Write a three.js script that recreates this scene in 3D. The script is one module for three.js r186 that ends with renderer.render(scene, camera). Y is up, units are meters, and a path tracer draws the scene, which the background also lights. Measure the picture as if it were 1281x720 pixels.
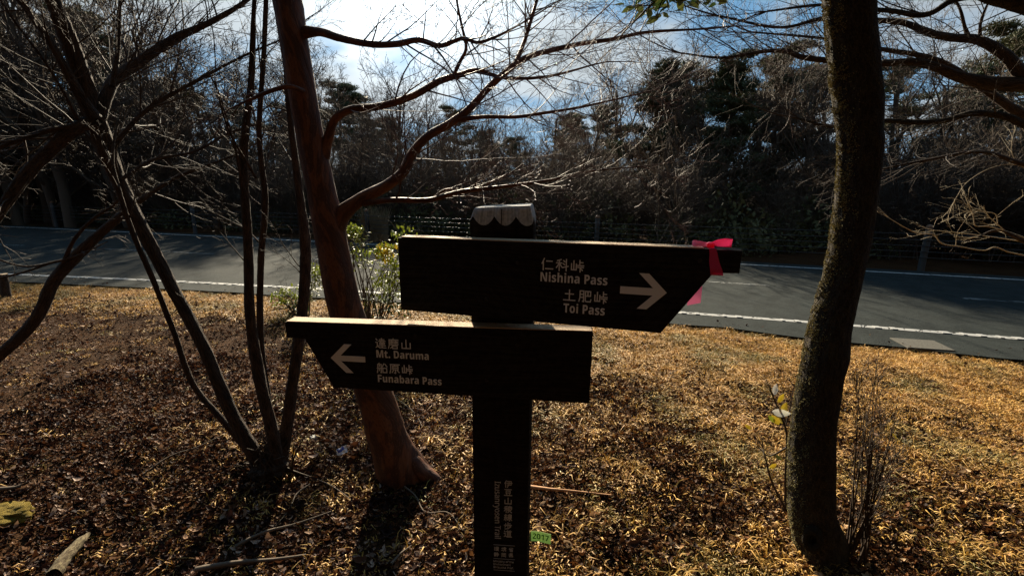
import * as THREE from 'three';
import { FontLoader } from 'three/addons/loaders/FontLoader.js';
import { TextGeometry } from 'three/addons/geometries/TextGeometry.js';
import { RoundedBoxGeometry } from 'three/addons/geometries/RoundedBoxGeometry.js';
import { mergeGeometries } from 'three/addons/utils/BufferGeometryUtils.js';
import { createNoise2D, createNoise3D } from 'simplex-noise';

// ---------------------------------------------------------------- camera, sky, sun, exposure
const EYE = 1.6, FOCAL = 560, PITCH = Math.atan((360 - 232) / FOCAL), ROLL = THREE.MathUtils.degToRad(0.5);
const EXPOSURE = 3.3, SUN_POWER = 5;
const scene = new THREE.Scene();
const camera = new THREE.PerspectiveCamera(2 * Math.atan(360 / FOCAL) * 180 / Math.PI, 1281 / 720, 0.05, 900);
camera.position.set(0, EYE, 0);
camera.rotation.set(-PITCH, 0, ROLL, 'XYZ');
const renderer = new THREE.WebGLRenderer({ antialias: true });
renderer.setSize(1024, 575);
renderer.toneMapping = THREE.LinearToneMapping;
renderer.toneMappingExposure = EXPOSURE;
renderer.shadowMap.enabled = true;

function rng(seed) { let a = seed >>> 0; return () => { a = (a + 0x6d2b79f5) | 0; let t = Math.imul(a ^ (a >>> 15), 1 | a); t = (t + Math.imul(t ^ (t >>> 7), 61 | t)) ^ t; return ((t ^ (t >>> 14)) >>> 0) / 4294967296; }; }
const n2 = createNoise2D(rng(11)), n3 = createNoise3D(rng(23));
const clamp = THREE.MathUtils.clamp, lerp = THREE.MathUtils.lerp, smooth = THREE.MathUtils.smoothstep;
const V = (x, y, z) => new THREE.Vector3(x, y, z);
const fbm3 = (x, y, z, o = 5) => { let s = 0, a = 0.5, f = 1; for (let i = 0; i < o; i++) { s += a * n3(x * f, y * f, z * f); a *= 0.5; f *= 2.03; } return s; };
const fbm2 = (x, y, o = 4) => { let s = 0, a = 0.5, f = 1; for (let i = 0; i < o; i++) { s += a * n2(x * f, y * f); a *= 0.5; f *= 2.03; } return s; };

const SUN = V(-0.185, 0.425, -0.885).normalize();
{ // a winter sky with broken cloud thin enough for the sun to glow through
  const W = 2048, Hh = 1024, data = new Float32Array(W * Hh * 4);
  for (let j = 0; j < Hh; j++) {
    const el = (j + 0.5) / Hh * Math.PI - Math.PI / 2, y = Math.sin(el), c = Math.cos(el);
    for (let i = 0; i < W; i++) {
      const az = (i + 0.5) / W * 2 * Math.PI - Math.PI, x = c * Math.cos(az), z = c * Math.sin(az), o = (j * W + i) * 4;
      const h = Math.max(y, 0), cs = Math.max(-1, Math.min(1, x * SUN.x + y * SUN.y + z * SUN.z)), ang = Math.acos(cs);
      const k = Math.pow(1 - h, 3);
      let r = lerp(0.05, 0.2, k), g = lerp(0.175, 0.29, k), b = lerp(0.34, 0.38, k);
      const q = 1 / (h + 0.22), cx = x * q, cz = z * q;
      const f = fbm3(cx * 0.85 + 3.1, cz * 0.85, 0.7, 6) + 0.28 * fbm3(cx * 3.1, cz * 3.1, 5.2, 4);
      const near = Math.exp(-ang * ang / 0.16);
      let cov = smooth(f + 0.36 * near, -0.1, 0.42);
      const thick = smooth(f, 0.2, 0.75);
      const glow = 1.7 * Math.exp(-ang * ang / 0.022) + 0.5 * Math.exp(-ang / 0.25);
      const cl = 0.3 * (1 - 0.3 * thick) + glow * (1 - 0.2 * thick);
      const haze = 0.55 * glow;
      r += haze * 0.9; g += haze * 0.95; b += haze;
      r = lerp(r, cl * 1.0, cov); g = lerp(g, cl * 1.03, cov); b = lerp(b, cl * 1.08, cov);
      data[o] = r * 0.47; data[o + 1] = g * 0.51; data[o + 2] = b * 0.52; data[o + 3] = 1;
    }
  }
  const t = new THREE.DataTexture(data, W, Hh, THREE.RGBAFormat, THREE.FloatType);
  t.mapping = THREE.EquirectangularReflectionMapping; t.magFilter = THREE.LinearFilter; t.minFilter = THREE.LinearFilter; t.wrapS = THREE.RepeatWrapping; t.needsUpdate = true;
  scene.background = t; scene.environment = t;
}
const sun = new THREE.DirectionalLight(new THREE.Color(1, 0.86, 0.64), SUN_POWER);
sun.name = 'sun'; sun.position.copy(SUN).multiplyScalar(60); sun.castShadow = true; sun.shadow.radius = 1.6; sun.shadow.mapSize.set(4096, 4096);
Object.assign(sun.shadow.camera, { left: -25, right: 25, top: 25, bottom: -25, near: 1, far: 160 });
scene.add(sun); scene.add(sun.target);

// ---------------------------------------------------------------- helpers
const CR = Math.cos(ROLL), SR = Math.sin(ROLL), CP = Math.cos(PITCH), SP = Math.sin(PITCH);
function ray(x, y) { // the direction in which a point of the photograph lies
  const vx = x - 640.5, vy = 360 - y, X = CR * vx - SR * vy, Y = SR * vx + CR * vy;
  return V(X, CP * Y - SP * FOCAL, -SP * Y - CP * FOCAL);
}
function at(x, y, d) { const r = ray(x, y); return r.multiplyScalar(d / -r.z).add(V(0, EYE, 0)); } // a point d metres ahead
function onGround(x, y) { const r = ray(x, y); r.multiplyScalar(EYE / -r.y); const p = V(r.x, 0, r.z); p.y = groundHeight(p.x, p.z); return p; }
const metres = (p, px) => { const q = (-p.z) * CP + (EYE - p.y) * SP; return px * q / FOCAL / Math.hypot(1, p.x / q); }; // width of px at that point
const used = new Map();
function numbered(n) { const k = used.get(n) ?? 0; used.set(n, k + 1); return k ? n + '_' + String(k).padStart(3, '0') : n; }
function tag(o, label, category, group) { o.userData.label = label; o.userData.category = category; if (group) o.userData.group = group; return o; }
function shade(o) { o.castShadow = true; o.receiveShadow = true; return o; }
function thing(name, label, category, pos = [0, 0, 0], turn = 0, group) {
  const o = new THREE.Group(); o.name = numbered(name); o.position.set(...pos); o.rotation.y = turn; scene.add(o); return tag(o, label, category, group);
}
function part(name, geo, mat, parent, kind) {
  const m = shade(new THREE.Mesh(geo, mat)); m.name = name; if (kind) m.userData.kind = kind; parent.add(m); return m;
}
function top(name, geo, mat, label, category, group) { const m = shade(new THREE.Mesh(geo, mat)); m.name = numbered(name); scene.add(m); return tag(m, label, category, group); }
function structure(name, geo, mat, parent) { const m = shade(new THREE.Mesh(geo, mat)); m.name = parent ? name : numbered(name); if (!parent) m.userData.kind = 'structure'; (parent ?? scene).add(m); return m; }
function copyOf(o, x, z, turn, s, label) {
  const c = o.clone(); c.name = numbered(o.name.replace(/_\d{3}$/, '')); c.position.set(x, groundHeight(x, z) - 0.05, z); c.rotation.y = turn; c.scale.set(s, s, s); if (label) c.userData.label = label; scene.add(c); return c;
}
const rgb = (r, g, b) => new THREE.Color().setRGB(r, g, b);
function mat(c, rough = 0.9, extra = {}) { return new THREE.MeshPhysicalMaterial({ color: rgb(...c), roughness: rough, specularIntensity: 0.5, side: THREE.DoubleSide, ...extra }); }
// a tileable texture: fn(u, v, noise) gives a value or a linear colour; noise is periodic in both directions
function tex(size, fn, colour, rep = [1, 1]) {
  const d = new Uint8Array(size * size * 4);
  for (let j = 0; j < size; j++) for (let i = 0; i < size; i++) {
    const u = i / size, v = j / size, o = (j * size + i) * 4;
    const noise = (fu, fv, s = 0) => { const a = u * 2 * Math.PI, b = v * 2 * Math.PI; return n3(Math.cos(a) * fu / 6.28 + s, Math.sin(a) * fu / 6.28 + Math.cos(b) * fv / 6.28, Math.sin(b) * fv / 6.28 + s * 0.7); };
    const q = fn(u, v, noise);
    if (colour) { for (let c = 0; c < 3; c++) { const L = clamp(q[c], 0, 1); d[o + c] = 255 * (L <= 0.0031308 ? L * 12.92 : 1.055 * Math.pow(L, 1 / 2.4) - 0.055); } } else d[o] = d[o + 1] = d[o + 2] = 255 * clamp(q, 0, 1);
    d[o + 3] = 255;
  }
  const t = new THREE.DataTexture(d, size, size); t.wrapS = t.wrapT = THREE.RepeatWrapping; t.magFilter = THREE.LinearFilter; t.minFilter = THREE.LinearMipmapLinearFilter; t.generateMipmaps = true;
  if (colour) t.colorSpace = THREE.SRGBColorSpace; t.repeat.set(...rep); t.needsUpdate = true; return t;
}
const mixc = (a, b, t) => a.map((x, i) => x + (b[i] - x) * clamp(t, 0, 1));

// tubes along branches, collected into one geometry
class Tubes {
  constructor() { this.p = []; this.n = []; this.u = []; this.i = []; }
  add(pts, rad, sides, disp) {
    const base = this.p.length / 3, N = pts.length; let nx = null, len = 0;
    const T = V(), B = V(), A = V(), prev = V();
    for (let k = 0; k < N; k++) {
      T.subVectors(pts[Math.min(k + 1, N - 1)], pts[Math.max(k - 1, 0)]).normalize();
      if (!nx) { nx = Math.abs(T.y) < 0.9 ? V(0, 1, 0) : V(1, 0, 0); }
      nx.addScaledVector(T, -nx.dot(T)).normalize(); B.crossVectors(T, nx);
      if (k) len += pts[k].distanceTo(prev); prev.copy(pts[k]);
      for (let s = 0; s <= sides; s++) {
        const a = s / sides * Math.PI * 2; A.copy(nx).multiplyScalar(Math.cos(a)).addScaledVector(B, Math.sin(a));
        const r = rad[k] * (disp ? disp(s === sides ? 0 : a, len, k / (N - 1), A, pts[k]) : 1);
        this.p.push(pts[k].x + A.x * r, pts[k].y + A.y * r, pts[k].z + A.z * r); this.n.push(A.x, A.y, A.z); this.u.push(s / sides * rad[0] * 6.28, len);
      }
    }
    const w = sides + 1;
    for (let k = 0; k < N - 1; k++) for (let s = 0; s < sides; s++) { const a = base + k * w + s; this.i.push(a, a + 1, a + w, a + 1, a + w + 1, a + w); }
    return this;
  }
  geometry(sides) {
    const g = new THREE.BufferGeometry();
    g.setAttribute('position', new THREE.Float32BufferAttribute(this.p, 3)); g.setAttribute('normal', new THREE.Float32BufferAttribute(this.n, 3)); g.setAttribute('uv', new THREE.Float32BufferAttribute(this.u, 2)); g.setIndex(this.i);
    if (sides) { // displaced: real normals, joined along the seam
      g.computeVertexNormals(); const n = g.attributes.normal, w = sides + 1;
      for (let k = 0; k < n.count; k += w) { const x = n.getX(k) + n.getX(k + sides), y = n.getY(k) + n.getY(k + sides), z = n.getZ(k) + n.getZ(k + sides), l = Math.hypot(x, y, z) || 1; n.setXYZ(k, x / l, y / l, z / l); n.setXYZ(k + sides, x / l, y / l, z / l); }
    }
    return g;
  }
}
function spline(pts, rad, n) {
  const c = new THREE.CatmullRomCurve3(pts, false, 'centripetal'), P = [], R = [], m = pts.length - 1;
  for (let k = 0; k <= n; k++) { const t = k / n, f = t * m, i = Math.min(m - 1, Math.floor(f)); P.push(c.getPoint(t)); R.push(lerp(rad[i], rad[i + 1], smooth(f - i, 0, 1))); }
  return [P, R];
}
// a limb drawn as [x, y, metres ahead, width] points
function limb(list, n) {
  const pts = list.map(([x, y, d]) => at(x, y, d)), rad = list.map(([, , , w], i) => Math.max(0.0012, metres(pts[i], w) / 2));
  return spline(pts, rad, n ?? list.length * 8);
}
const roughBark = (seed, amp, fa = 3, fl = 9) => (a, l, t, A, p) => 1 + amp * (fbm3(Math.cos(a) * fa + seed, Math.sin(a) * fa, l * fl, 4) + 0.5 * n3(Math.cos(a) * 1.2, Math.sin(a) * 1.2 + seed, l * 2.5));
// random side shoots
function sprout(into, p, dir, len, r, lvl, o, R) {
  const curl = V(R() - 0.5, R() - 0.5, R() - 0.5).multiplyScalar(o.curl ?? 0), n = Math.max(2, Math.min(9, Math.round(len / o.step[Math.min(lvl, o.step.length - 1)]))), pts = [p.clone()], rad = [r], d = dir.clone().normalize(), q = p.clone();
  for (let k = 1; k <= n; k++) {
    const w = o.wander * (lvl === 0 ? 0.6 : 1);
    d.addScaledVector(curl, 1 / n); d.x += (R() - 0.5) * w; d.y += (R() - 0.5) * w + o.up[Math.min(lvl, o.up.length - 1)] / n; d.z += (R() - 0.5) * w; d.normalize();
    q.addScaledVector(d, len / n); pts.push(q.clone()); rad.push(Math.max(o.min, r * (1 - (1 - o.taper) * k / n)));
  }
  into(lvl, pts, rad);
  if (lvl < o.depth) {
    const kids = o.kids[Math.min(lvl, o.kids.length - 1)];
    for (let c = 0; c < kids; c++) {
      const t = o.from + (1 - o.from) * (c + R()) / kids, f = t * n, i = Math.min(n - 1, Math.floor(f));
      const s = pts[i].clone().lerp(pts[i + 1], f - i), T = V().subVectors(pts[i + 1], pts[i]).normalize();
      const ax = V(R() - 0.5, R() - 0.5, R() - 0.5).cross(T).normalize(), ang = lerp(o.angle[0], o.angle[1], R());
      const cd = T.clone().applyAxisAngle(ax, ang);
      sprout(into, s, cd, len * lerp(o.shrink[0], o.shrink[1], R()) * (1 - 0.35 * t), Math.max(o.min, lerp(rad[i], rad[i + 1], f - i) * 0.58), lvl + 1, o, R);
    }
  }
}
function twigsAlong(T, P, R0, count, len, o, seed, from = 0.1, toward) {
  const R = rng(seed), E = P.length - 1, tip = V().subVectors(P[E], P[E - 1]).normalize();
  for (let c = 0; c < 3; c++) sprout((l, p, r) => T.add(p, r, l === 0 ? 5 : 3), P[E].clone().addScaledVector(tip, -0.004), tip.clone().add(V(R() - 0.5, R() - 0.5, R() - 0.5).multiplyScalar(c ? 0.8 : 0.15)), len * (c ? 0.7 : 1), Math.max(o.min, R0[E] * (c ? 0.6 : 0.98)), 0, o, R);
  for (let c = 0; c < count; c++) {
    const t = from + (1 - from) * (c + R()) / count, f = t * (P.length - 1), i = Math.min(P.length - 2, Math.floor(f)), s = P[i].clone().lerp(P[i + 1], f - i), d = V().subVectors(P[i + 1], P[i]).normalize();
    const ax = V(R() - 0.5, R() - 0.5, R() - 0.5).cross(d).normalize();
    const cd = d.clone().applyAxisAngle(ax, lerp(0.4, 1.2, R())); if (toward) cd.add(toward);
    sprout((l, p, r) => T.add(p, r, l === 0 ? 5 : 3), s, cd, len * lerp(0.35, 1.5, R() * R() + 0.15), Math.max(o.min, Math.min(R0[i] * 0.45, (o.r ?? 0.006) * lerp(0.5, 1.2, R()))), 0, o, R);
  }
}
const TW = { step: [0.07, 0.05, 0.04, 0.03], wander: 0.36, curl: 1.1, up: [0.15, 0.15, 0.1], taper: 0.25, min: 0.0007, depth: 3, kids: [4, 3, 2], from: 0.25, angle: [0.3, 0.8], shrink: [0.45, 0.75], r: 0.0042 };

// ---------------------------------------------------------------- materials
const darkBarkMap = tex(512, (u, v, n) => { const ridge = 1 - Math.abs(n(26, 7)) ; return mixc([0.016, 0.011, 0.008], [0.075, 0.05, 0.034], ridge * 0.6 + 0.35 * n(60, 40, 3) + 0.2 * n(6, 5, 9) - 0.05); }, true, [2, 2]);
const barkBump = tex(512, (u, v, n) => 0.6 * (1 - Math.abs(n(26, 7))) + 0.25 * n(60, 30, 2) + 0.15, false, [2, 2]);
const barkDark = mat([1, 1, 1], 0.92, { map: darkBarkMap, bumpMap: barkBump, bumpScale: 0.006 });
const mossMap = tex(1024, (u, v, n) => { const ridge = 1 - Math.abs(n(20, 10)); const base = mixc([0.015, 0.012, 0.009], [0.055, 0.043, 0.03], ridge * 0.55 + 0.4 * n(80, 60, 3)); const m = smooth(n(9, 9, 5) * 0.7 + 0.5 * n(55, 55, 6), 0.05, 0.5); return mixc(base, mixc([0.03, 0.031, 0.012], [0.12, 0.105, 0.045], 0.5 + 0.6 * n(90, 90, 8)), 0.22 * m); }, true, [1.4, 1.4]);
const mossBump = tex(1024, (u, v, n) => 0.4 + 0.35 * n(20, 12, 4) + 0.3 * n(70, 70, 6) + 0.15 * n(140, 140, 1), false, [1.4, 1.4]);
const barkMossy = mat([1, 1, 1], 0.95, { map: mossMap, bumpMap: mossBump, bumpScale: 0.009, specularIntensity: 0.25 });
const redMap = tex(1024, (u, v, n) => { const patch = smooth(n(7, 5, 2) + 0.5 * n(20, 12, 4), -0.2, 0.35); const c = mixc([0.048, 0.016, 0.0075], [0.105, 0.037, 0.015], patch); return mixc(mixc(c, [0.026, 0.012, 0.008], 0.5 * smooth(n(40, 25, 7), 0.25, 0.6)), [0.15, 0.075, 0.04], 0.35 * smooth(n(60, 50, 9), 0.4, 0.8)); }, true, [1.2, 1.2]);
const redBump = tex(512, (u, v, n) => 0.5 + 0.25 * n(12, 6, 2) + 0.2 * n(40, 20, 4) + 0.1 * n(90, 90, 1), false, [1.2, 1.2]);
const barkRed = mat([1, 1, 1], 0.62, { map: redMap, bumpMap: redBump, bumpScale: 0.003 });
const twigRed = mat([0.055, 0.024, 0.016], 0.6), twigDark = mat([0.04, 0.027, 0.018], 0.75), twigGrey = mat([0.075, 0.053, 0.036], 0.75), twigPale = mat([0.34, 0.28, 0.19], 0.8);
const barkFar = mat([0.075, 0.052, 0.034], 0.95), needle = mat([0.045, 0.058, 0.022], 0.75, { transmission: 0.15, thickness: 0 }), needleOlive = mat([0.075, 0.075, 0.026], 0.75, { transmission: 0.15, thickness: 0 });
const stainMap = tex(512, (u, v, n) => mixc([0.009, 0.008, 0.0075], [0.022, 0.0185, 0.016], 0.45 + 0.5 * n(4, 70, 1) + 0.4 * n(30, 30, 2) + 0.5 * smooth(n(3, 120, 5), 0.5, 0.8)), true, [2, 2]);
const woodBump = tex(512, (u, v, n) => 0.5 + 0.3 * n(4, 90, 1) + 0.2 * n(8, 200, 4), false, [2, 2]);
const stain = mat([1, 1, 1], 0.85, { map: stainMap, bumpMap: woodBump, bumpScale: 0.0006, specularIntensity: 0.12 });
const bareWoodMap = tex(512, (u, v, n) => mixc([0.33, 0.21, 0.115], [0.62, 0.46, 0.3], 0.55 + 0.45 * n(3, 60, 1) + 0.25 * n(14, 30, 2)), true, [2, 4]);
const bareWood = mat([1, 1, 1], 0.75, { map: bareWoodMap, bumpMap: woodBump, bumpScale: 0.0006 });
const greyWoodMap = tex(512, (u, v, n) => mixc([0.22, 0.225, 0.225], [0.42, 0.42, 0.415], 0.5 + 0.4 * n(50, 5, 1) + 0.35 * n(40, 40, 2)), true, [3, 3]);
const greyWood = mat([1, 1, 1], 0.9, { map: greyWoodMap, bumpMap: woodBump, bumpScale: 0.0005 });
const leafMat = (c, t = 0.45) => mat(c, 0.55, { transmission: t, thickness: 0 });
const leafDeep = leafMat([0.05, 0.085, 0.02]), leafOlive = leafMat([0.12, 0.13, 0.03]), leafYellow = leafMat([0.55, 0.4, 0.03], 0.5), leafLime = leafMat([0.26, 0.31, 0.03], 0.5), leafPale = leafMat([0.85, 0.85, 0.78], 0.45);
const letterPaint = mat([0.66, 0.68, 0.7], 0.7);

// ---------------------------------------------------------------- ground and road
const nearLine = (x) => 0.0059 * Math.max(x, -22) ** 2 * (x < 0 ? 1 : 1) + 0.228 * x - 6.16; // z of the near edge line
const farLine = (x) => 0.00136 * Math.max(x, -40) ** 2 + 0.3095 * x - 11.01;
const nearEdge = (x) => nearLine(x) + 0.5 + 0.06 * n2(x * 0.9, 3) + 0.28 * smooth(x, 1.5, 4.5), farEdge = (x) => farLine(x) - 0.45;
function groundHeight(x, z) {
  const ne = nearEdge(x), fe = farEdge(x);
  if (z > ne) { const shadeBank = z > 2.2 ? Math.min(z - 2.2, 22) * 0.75 * smooth(z - 2.2, 0, 2.5) : 0; const s = smooth(z - ne, 0, 1.1); return s * (0.035 * n2(x * 0.55, z * 0.55) + 0.014 * n2(x * 1.9, z * 1.9 + 7)) - 0.012 * (1 - s) + 0.04 * smooth(z - ne, 0.0, 0.8) - 0.02 + shadeBank; }  // unseen slope behind the viewer, added to block sky light
  if (z > fe) return -0.06;
  const s = fe - z, left = smooth(x / z, 0.62, 1.2), right = smooth(-x / z, 0.4, 1.1);
  const slope = 0.01 + 0.34 * left + 0.06 * right;
  return -0.05 + Math.min(s, 70) * slope * smooth(s, 0.8, 9) + 0.12 * n2(x * 0.3, z * 0.3) * smooth(s, 0.5, 3);
}
{
  const xs = [], zs = [];
  for (let x = -9; x <= 9.001; x += 0.06) xs.push(x);
  for (let k = 0, s = 0.1, x = 9; x < 320; k++) { s *= 1.12; x += s; xs.push(x); xs.unshift(-x); }
  for (let z = -9; z <= 1.5; z += 0.06) zs.push(z);
  for (let s = 0.1, z = 1.5; z < 300;) { s *= 1.15; z += s; zs.push(z); }
  for (let s = 0.1, z = -9; z > -320;) { s = Math.min(s * 1.1, 14); z -= s; zs.unshift(z); }
  const g = new THREE.BufferGeometry(), p = [], c = [], uv = [], idx = [], nx = xs.length;
  for (const z of zs) for (const x of xs) {
    const beyond = z < farEdge(x);
    p.push(x, groundHeight(x, z), z); uv.push(x, z);
    const a = 0.5 + 0.5 * fbm2(x * 1.3, z * 1.3), b = 0.5 + 0.5 * fbm2(x * 7 + 4, z * 7), turf = smooth(1.3 + 0.7 * smooth(x, 0, 2) - (z - nearEdge(x)) + 0.5 * n2(x * 0.8, z * 0.8), 0, 1) * (beyond ? 0 : 1);
    let col = mixc([0.02, 0.0095, 0.0045], [0.075, 0.036, 0.014], a * 0.6 + b * 0.5);
    col = mixc(col, mixc([0.16, 0.085, 0.018], [0.32, 0.19, 0.05], b), 0.8 * turf);
    
    c.push(...col);
  }
  for (let j = 0; j < zs.length - 1; j++) for (let i = 0; i < nx - 1; i++) { const a = j * nx + i; idx.push(a, a + nx, a + 1, a + 1, a + nx, a + nx + 1); }
  g.setAttribute('position', new THREE.Float32BufferAttribute(p, 3)); g.setAttribute('color', new THREE.Float32BufferAttribute(c, 3)); g.setAttribute('uv', new THREE.Float32BufferAttribute(uv, 2)); g.setIndex(idx); g.computeVertexNormals();
  const gm = tex(512, (u, v, n) => { const k = 0.75 + 0.35 * n(30, 30, 1) + 0.35 * n(90, 90, 2); return [k, k * 0.97, k * 0.93]; }, true), gb = tex(512, (u, v, n) => 0.5 + 0.3 * n(40, 40, 3) + 0.25 * n(110, 110, 4), false);
  structure('ground', g, mat([1, 1, 1], 1, { vertexColors: true, map: gm, bumpMap: gb, bumpScale: 0.02, specularIntensity: 0.1 }));
}
function strip(x0, x1, n, za, zb, y, uvs = 1) { // a sheet between two lines running along the road
  const p = [], uv = [], idx = [];
  for (let k = 0; k <= n; k++) { const x = lerp(x0, x1, k / n), m = 6; for (let j = 0; j <= m; j++) { const z = lerp(za(x), zb(x), j / m); p.push(x, y, z); uv.push(x * uvs, z * uvs); } }
  for (let k = 0; k < n; k++) for (let j = 0; j < 6; j++) { const a = k * 7 + j; idx.push(a, a + 7, a + 1, a + 1, a + 7, a + 8); }
  const g = new THREE.BufferGeometry(); g.setAttribute('position', new THREE.Float32BufferAttribute(p, 3)); g.setAttribute('uv', new THREE.Float32BufferAttribute(uv, 2)); g.setIndex(idx); g.computeVertexNormals(); return g;
}
const asphaltMap = tex(1024, (u, v, n) => { const k = 0.5 + 0.3 * n(6, 6, 1) + 0.2 * n(24, 24, 2) + 0.35 * n(200, 200, 3); return mixc([0.008, 0.011, 0.0108], [0.022, 0.0275, 0.0265], k); }, true, [0.5, 0.5]);
const asphaltBump = tex(1024, (u, v, n) => 0.5 + 0.4 * n(220, 220, 3) + 0.2 * n(90, 90, 5), false, [0.5, 0.5]);
const asphalt = mat([1, 1, 1], 0.95, { map: asphaltMap, bumpMap: asphaltBump, bumpScale: 0.004, specularIntensity: 0.2 });
const road = structure('road', strip(-70, 45, 360, farEdge, nearEdge, 0), asphalt);
const wornAlpha = tex(512, (u, v, n) => smooth(0.62 + 0.55 * n(26, 26, 1) + 0.45 * n(80, 80, 2), 0.1, 0.32), false, [0.35, 0.35]);
const linePaint = mat([0.27, 0.27, 0.26], 0.75, { alphaMap: wornAlpha, transparent: true });
const wornAlpha2 = tex(512, (u, v, n) => smooth(0.3 + 0.55 * n(30, 30, 6) + 0.5 * n(90, 90, 2), 0.15, 0.4), false, [0.35, 0.35]);
const fadedPaint = mat([0.11, 0.115, 0.11], 0.8, { alphaMap: wornAlpha2, transparent: true });
part('edge_line', strip(-50, 30, 320, (x) => nearLine(x) - 0.055, (x) => nearLine(x) + 0.045, 0.004), linePaint, road);
part('edge_line', strip(-60, 40, 320, (x) => farLine(x) - 0.06, (x) => farLine(x) + 0.05, 0.004), linePaint, road);
const midLine = (x) => lerp(nearLine(x), farLine(x), 0.5) + 0.02;
for (let k = 0, x = -38; x < 26; x += 5.6, k++) part('centre_dash', strip(x, x + 3.1, 20, (q) => midLine(q) - 0.06, (q) => midLine(q) + 0.06, 0.004), fadedPaint, road);
{ // raised ribs of the rumble line that carries the near marking
  const gs = []; const R = rng(5);
  for (let x = -16; x < 14; x += 0.16) { if (R() < 0.3) continue; const b = new RoundedBoxGeometry(0.03 + 0.06 * R(), 0.008, 0.08, 1, 0.003); b.rotateY(-0.22); b.translate(x, 0.008, nearLine(x)); gs.push(b); }
  part('rumble_ribs', mergeGeometries(gs), mat([0.3, 0.3, 0.29], 0.8), road, 'stuff');
}

// ---------------------------------------------------------------- the signpost
const YU = THREE.MathUtils.degToRad(15), YL = THREE.MathUtils.degToRad(6), YP = THREE.MathUtils.degToRad(4);
const font = await new FontLoader().loadAsync('fonts/droid/droid_sans_bold.typeface.json');
const fontR = await new FontLoader().loadAsync('fonts/droid/droid_sans_regular.typeface.json');
const KANJI = {
  '仁': '28,5 10,45;20,30 20,95;45,25 90,25;38,85 96,85',
  '科': '42,8 12,18;5,35 48,35;28,15 28,95;27,38 6,72;30,40 48,65;60,15 72,25;58,38 70,48;52,70 97,58;82,5 82,95',
  '峠': '5,35 5,82 42,82;42,35 42,82;23,12 23,82;68,8 68,48;68,25 92,25;50,48 98,48;52,62 97,62;72,62 72,97;76,72 90,85',
  '土': '50,8 50,90;18,40 82,40;5,90 95,90',
  '肥': '12,10 12,60 4,94;12,10 40,10 40,94 32,90;12,36 40,36;12,60 40,60;53,12 92,12 92,48 53,48;72,12 72,48;53,12 53,85 60,92 92,92 96,74',
  '達': '8,10 18,22;4,42 18,42 18,78 6,90;18,78 40,92 97,92;60,4 60,30;40,16 82,16;32,30 92,30;48,34 54,44;76,34 70,44;38,46 88,46;40,58 86,58;32,72 94,72;62,46 62,86',
  '磨': '50,2 50,12;12,13 95,13;12,13 12,60 3,95;20,28 52,28;36,18 36,55;34,30 20,48;38,32 50,42;56,28 94,28;74,18 74,55;72,30 58,48;76,32 94,48;22,60 92,60;50,60 24,92;42,72 84,72 84,95 42,95 42,72',
  '山': '12,38 12,88 88,88;88,38 88,88;50,8 50,88',
  '船': '24,2 18,14;10,14 10,60 3,95;10,14 42,14 42,94 34,92;3,52 48,52;26,22 26,36;26,60 26,76;66,8 52,38;76,8 96,36;56,50 92,50 92,92 56,92 56,50',
  '原': '10,10 96,10;14,10 14,55 4,95;54,12 48,24;32,24 82,24 82,58 32,58 32,24;32,41 82,41;57,58 57,94 46,90;38,68 24,88;74,66 92,86',
  '伊': '28,5 10,45;20,30 20,95;38,15 86,15 86,62;32,38 96,38;38,62 86,62;62,15 58,60 40,95',
  '豆': '10,10 90,10;26,28 74,28 74,55 26,55 26,28;28,64 36,82;72,64 64,82;4,90 96,90',
  '稜': '42,8 12,18;5,35 44,35;28,15 28,95;27,38 6,72;30,40 44,60;52,14 94,14;72,3 72,28;46,28 97,28;62,32 50,48;80,32 94,46;66,46 48,72;58,56 88,56 48,95;58,66 94,95',
  '線': '26,4 10,22 28,30;38,18 8,50 42,46;25,50 25,95;12,64 5,84;36,62 44,78;72,2 64,12;54,12 90,12 90,42 54,42 54,12;54,27 90,27;72,42 72,95 64,92;50,56 64,56 48,86;92,50 76,64;74,58 96,88',
  '歩': '50,4 50,42;50,20 80,20;24,18 24,42;5,42 95,42;50,46 50,72;28,52 14,68;70,50 86,64;82,66 50,90 14,96',
  '道': '8,10 18,22;4,42 18,42 18,78 6,90;18,78 40,92 97,92;48,3 54,13;78,3 72,13;32,15 95,15;62,15 58,26;44,28 82,28 82,80 44,80 44,28;44,45 82,45;44,62 82,62',
  '環': '5,15 36,15;7,48 34,48;4,82 40,78;20,15 20,80;48,8 92,8 92,26 48,26 48,8;62,8 62,26;77,8 77,26;42,36 97,36;52,46 88,46 88,60 52,60 52,46;68,60 42,88;58,74 58,94 70,88;66,66 96,94;90,64 78,74',
  '境': '5,34 36,34;20,10 20,78;3,82 38,74;68,2 68,12;46,13 93,13;56,16 60,27;82,16 77,27;42,29 97,29;52,38 86,38 86,62 52,62 52,38;52,50 86,50;60,62 54,82 40,95;76,62 76,88 94,90 96,78',
  '省': '50,3 50,28;30,12 14,30;70,10 88,26;62,26 12,50;30,46 80,46 80,95 30,95 30,46;30,62 80,62;30,78 80,78',
  '静': '25,3 25,42;6,12 44,12;9,26 42,26;3,41 47,41;10,52 10,95;10,52 40,52 40,95;10,66 40,66;10,80 40,80;64,4 50,24;58,14 82,14 74,28;54,30 90,30 90,64 54,64;48,47 98,47;72,30 72,95 62,92',
  '岡': '10,10 90,10 90,95 82,92;10,10 10,95;32,18 38,30;68,18 62,30;22,36 78,36;30,52 30,80 70,80;70,52 70,80;50,44 50,80',
  '県': '28,5 76,5 76,48 28,48 28,5;28,19 76,19;28,34 76,34;10,18 10,62 90,62;50,62 50,97;30,70 16,88;70,70 86,88',
};
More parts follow.
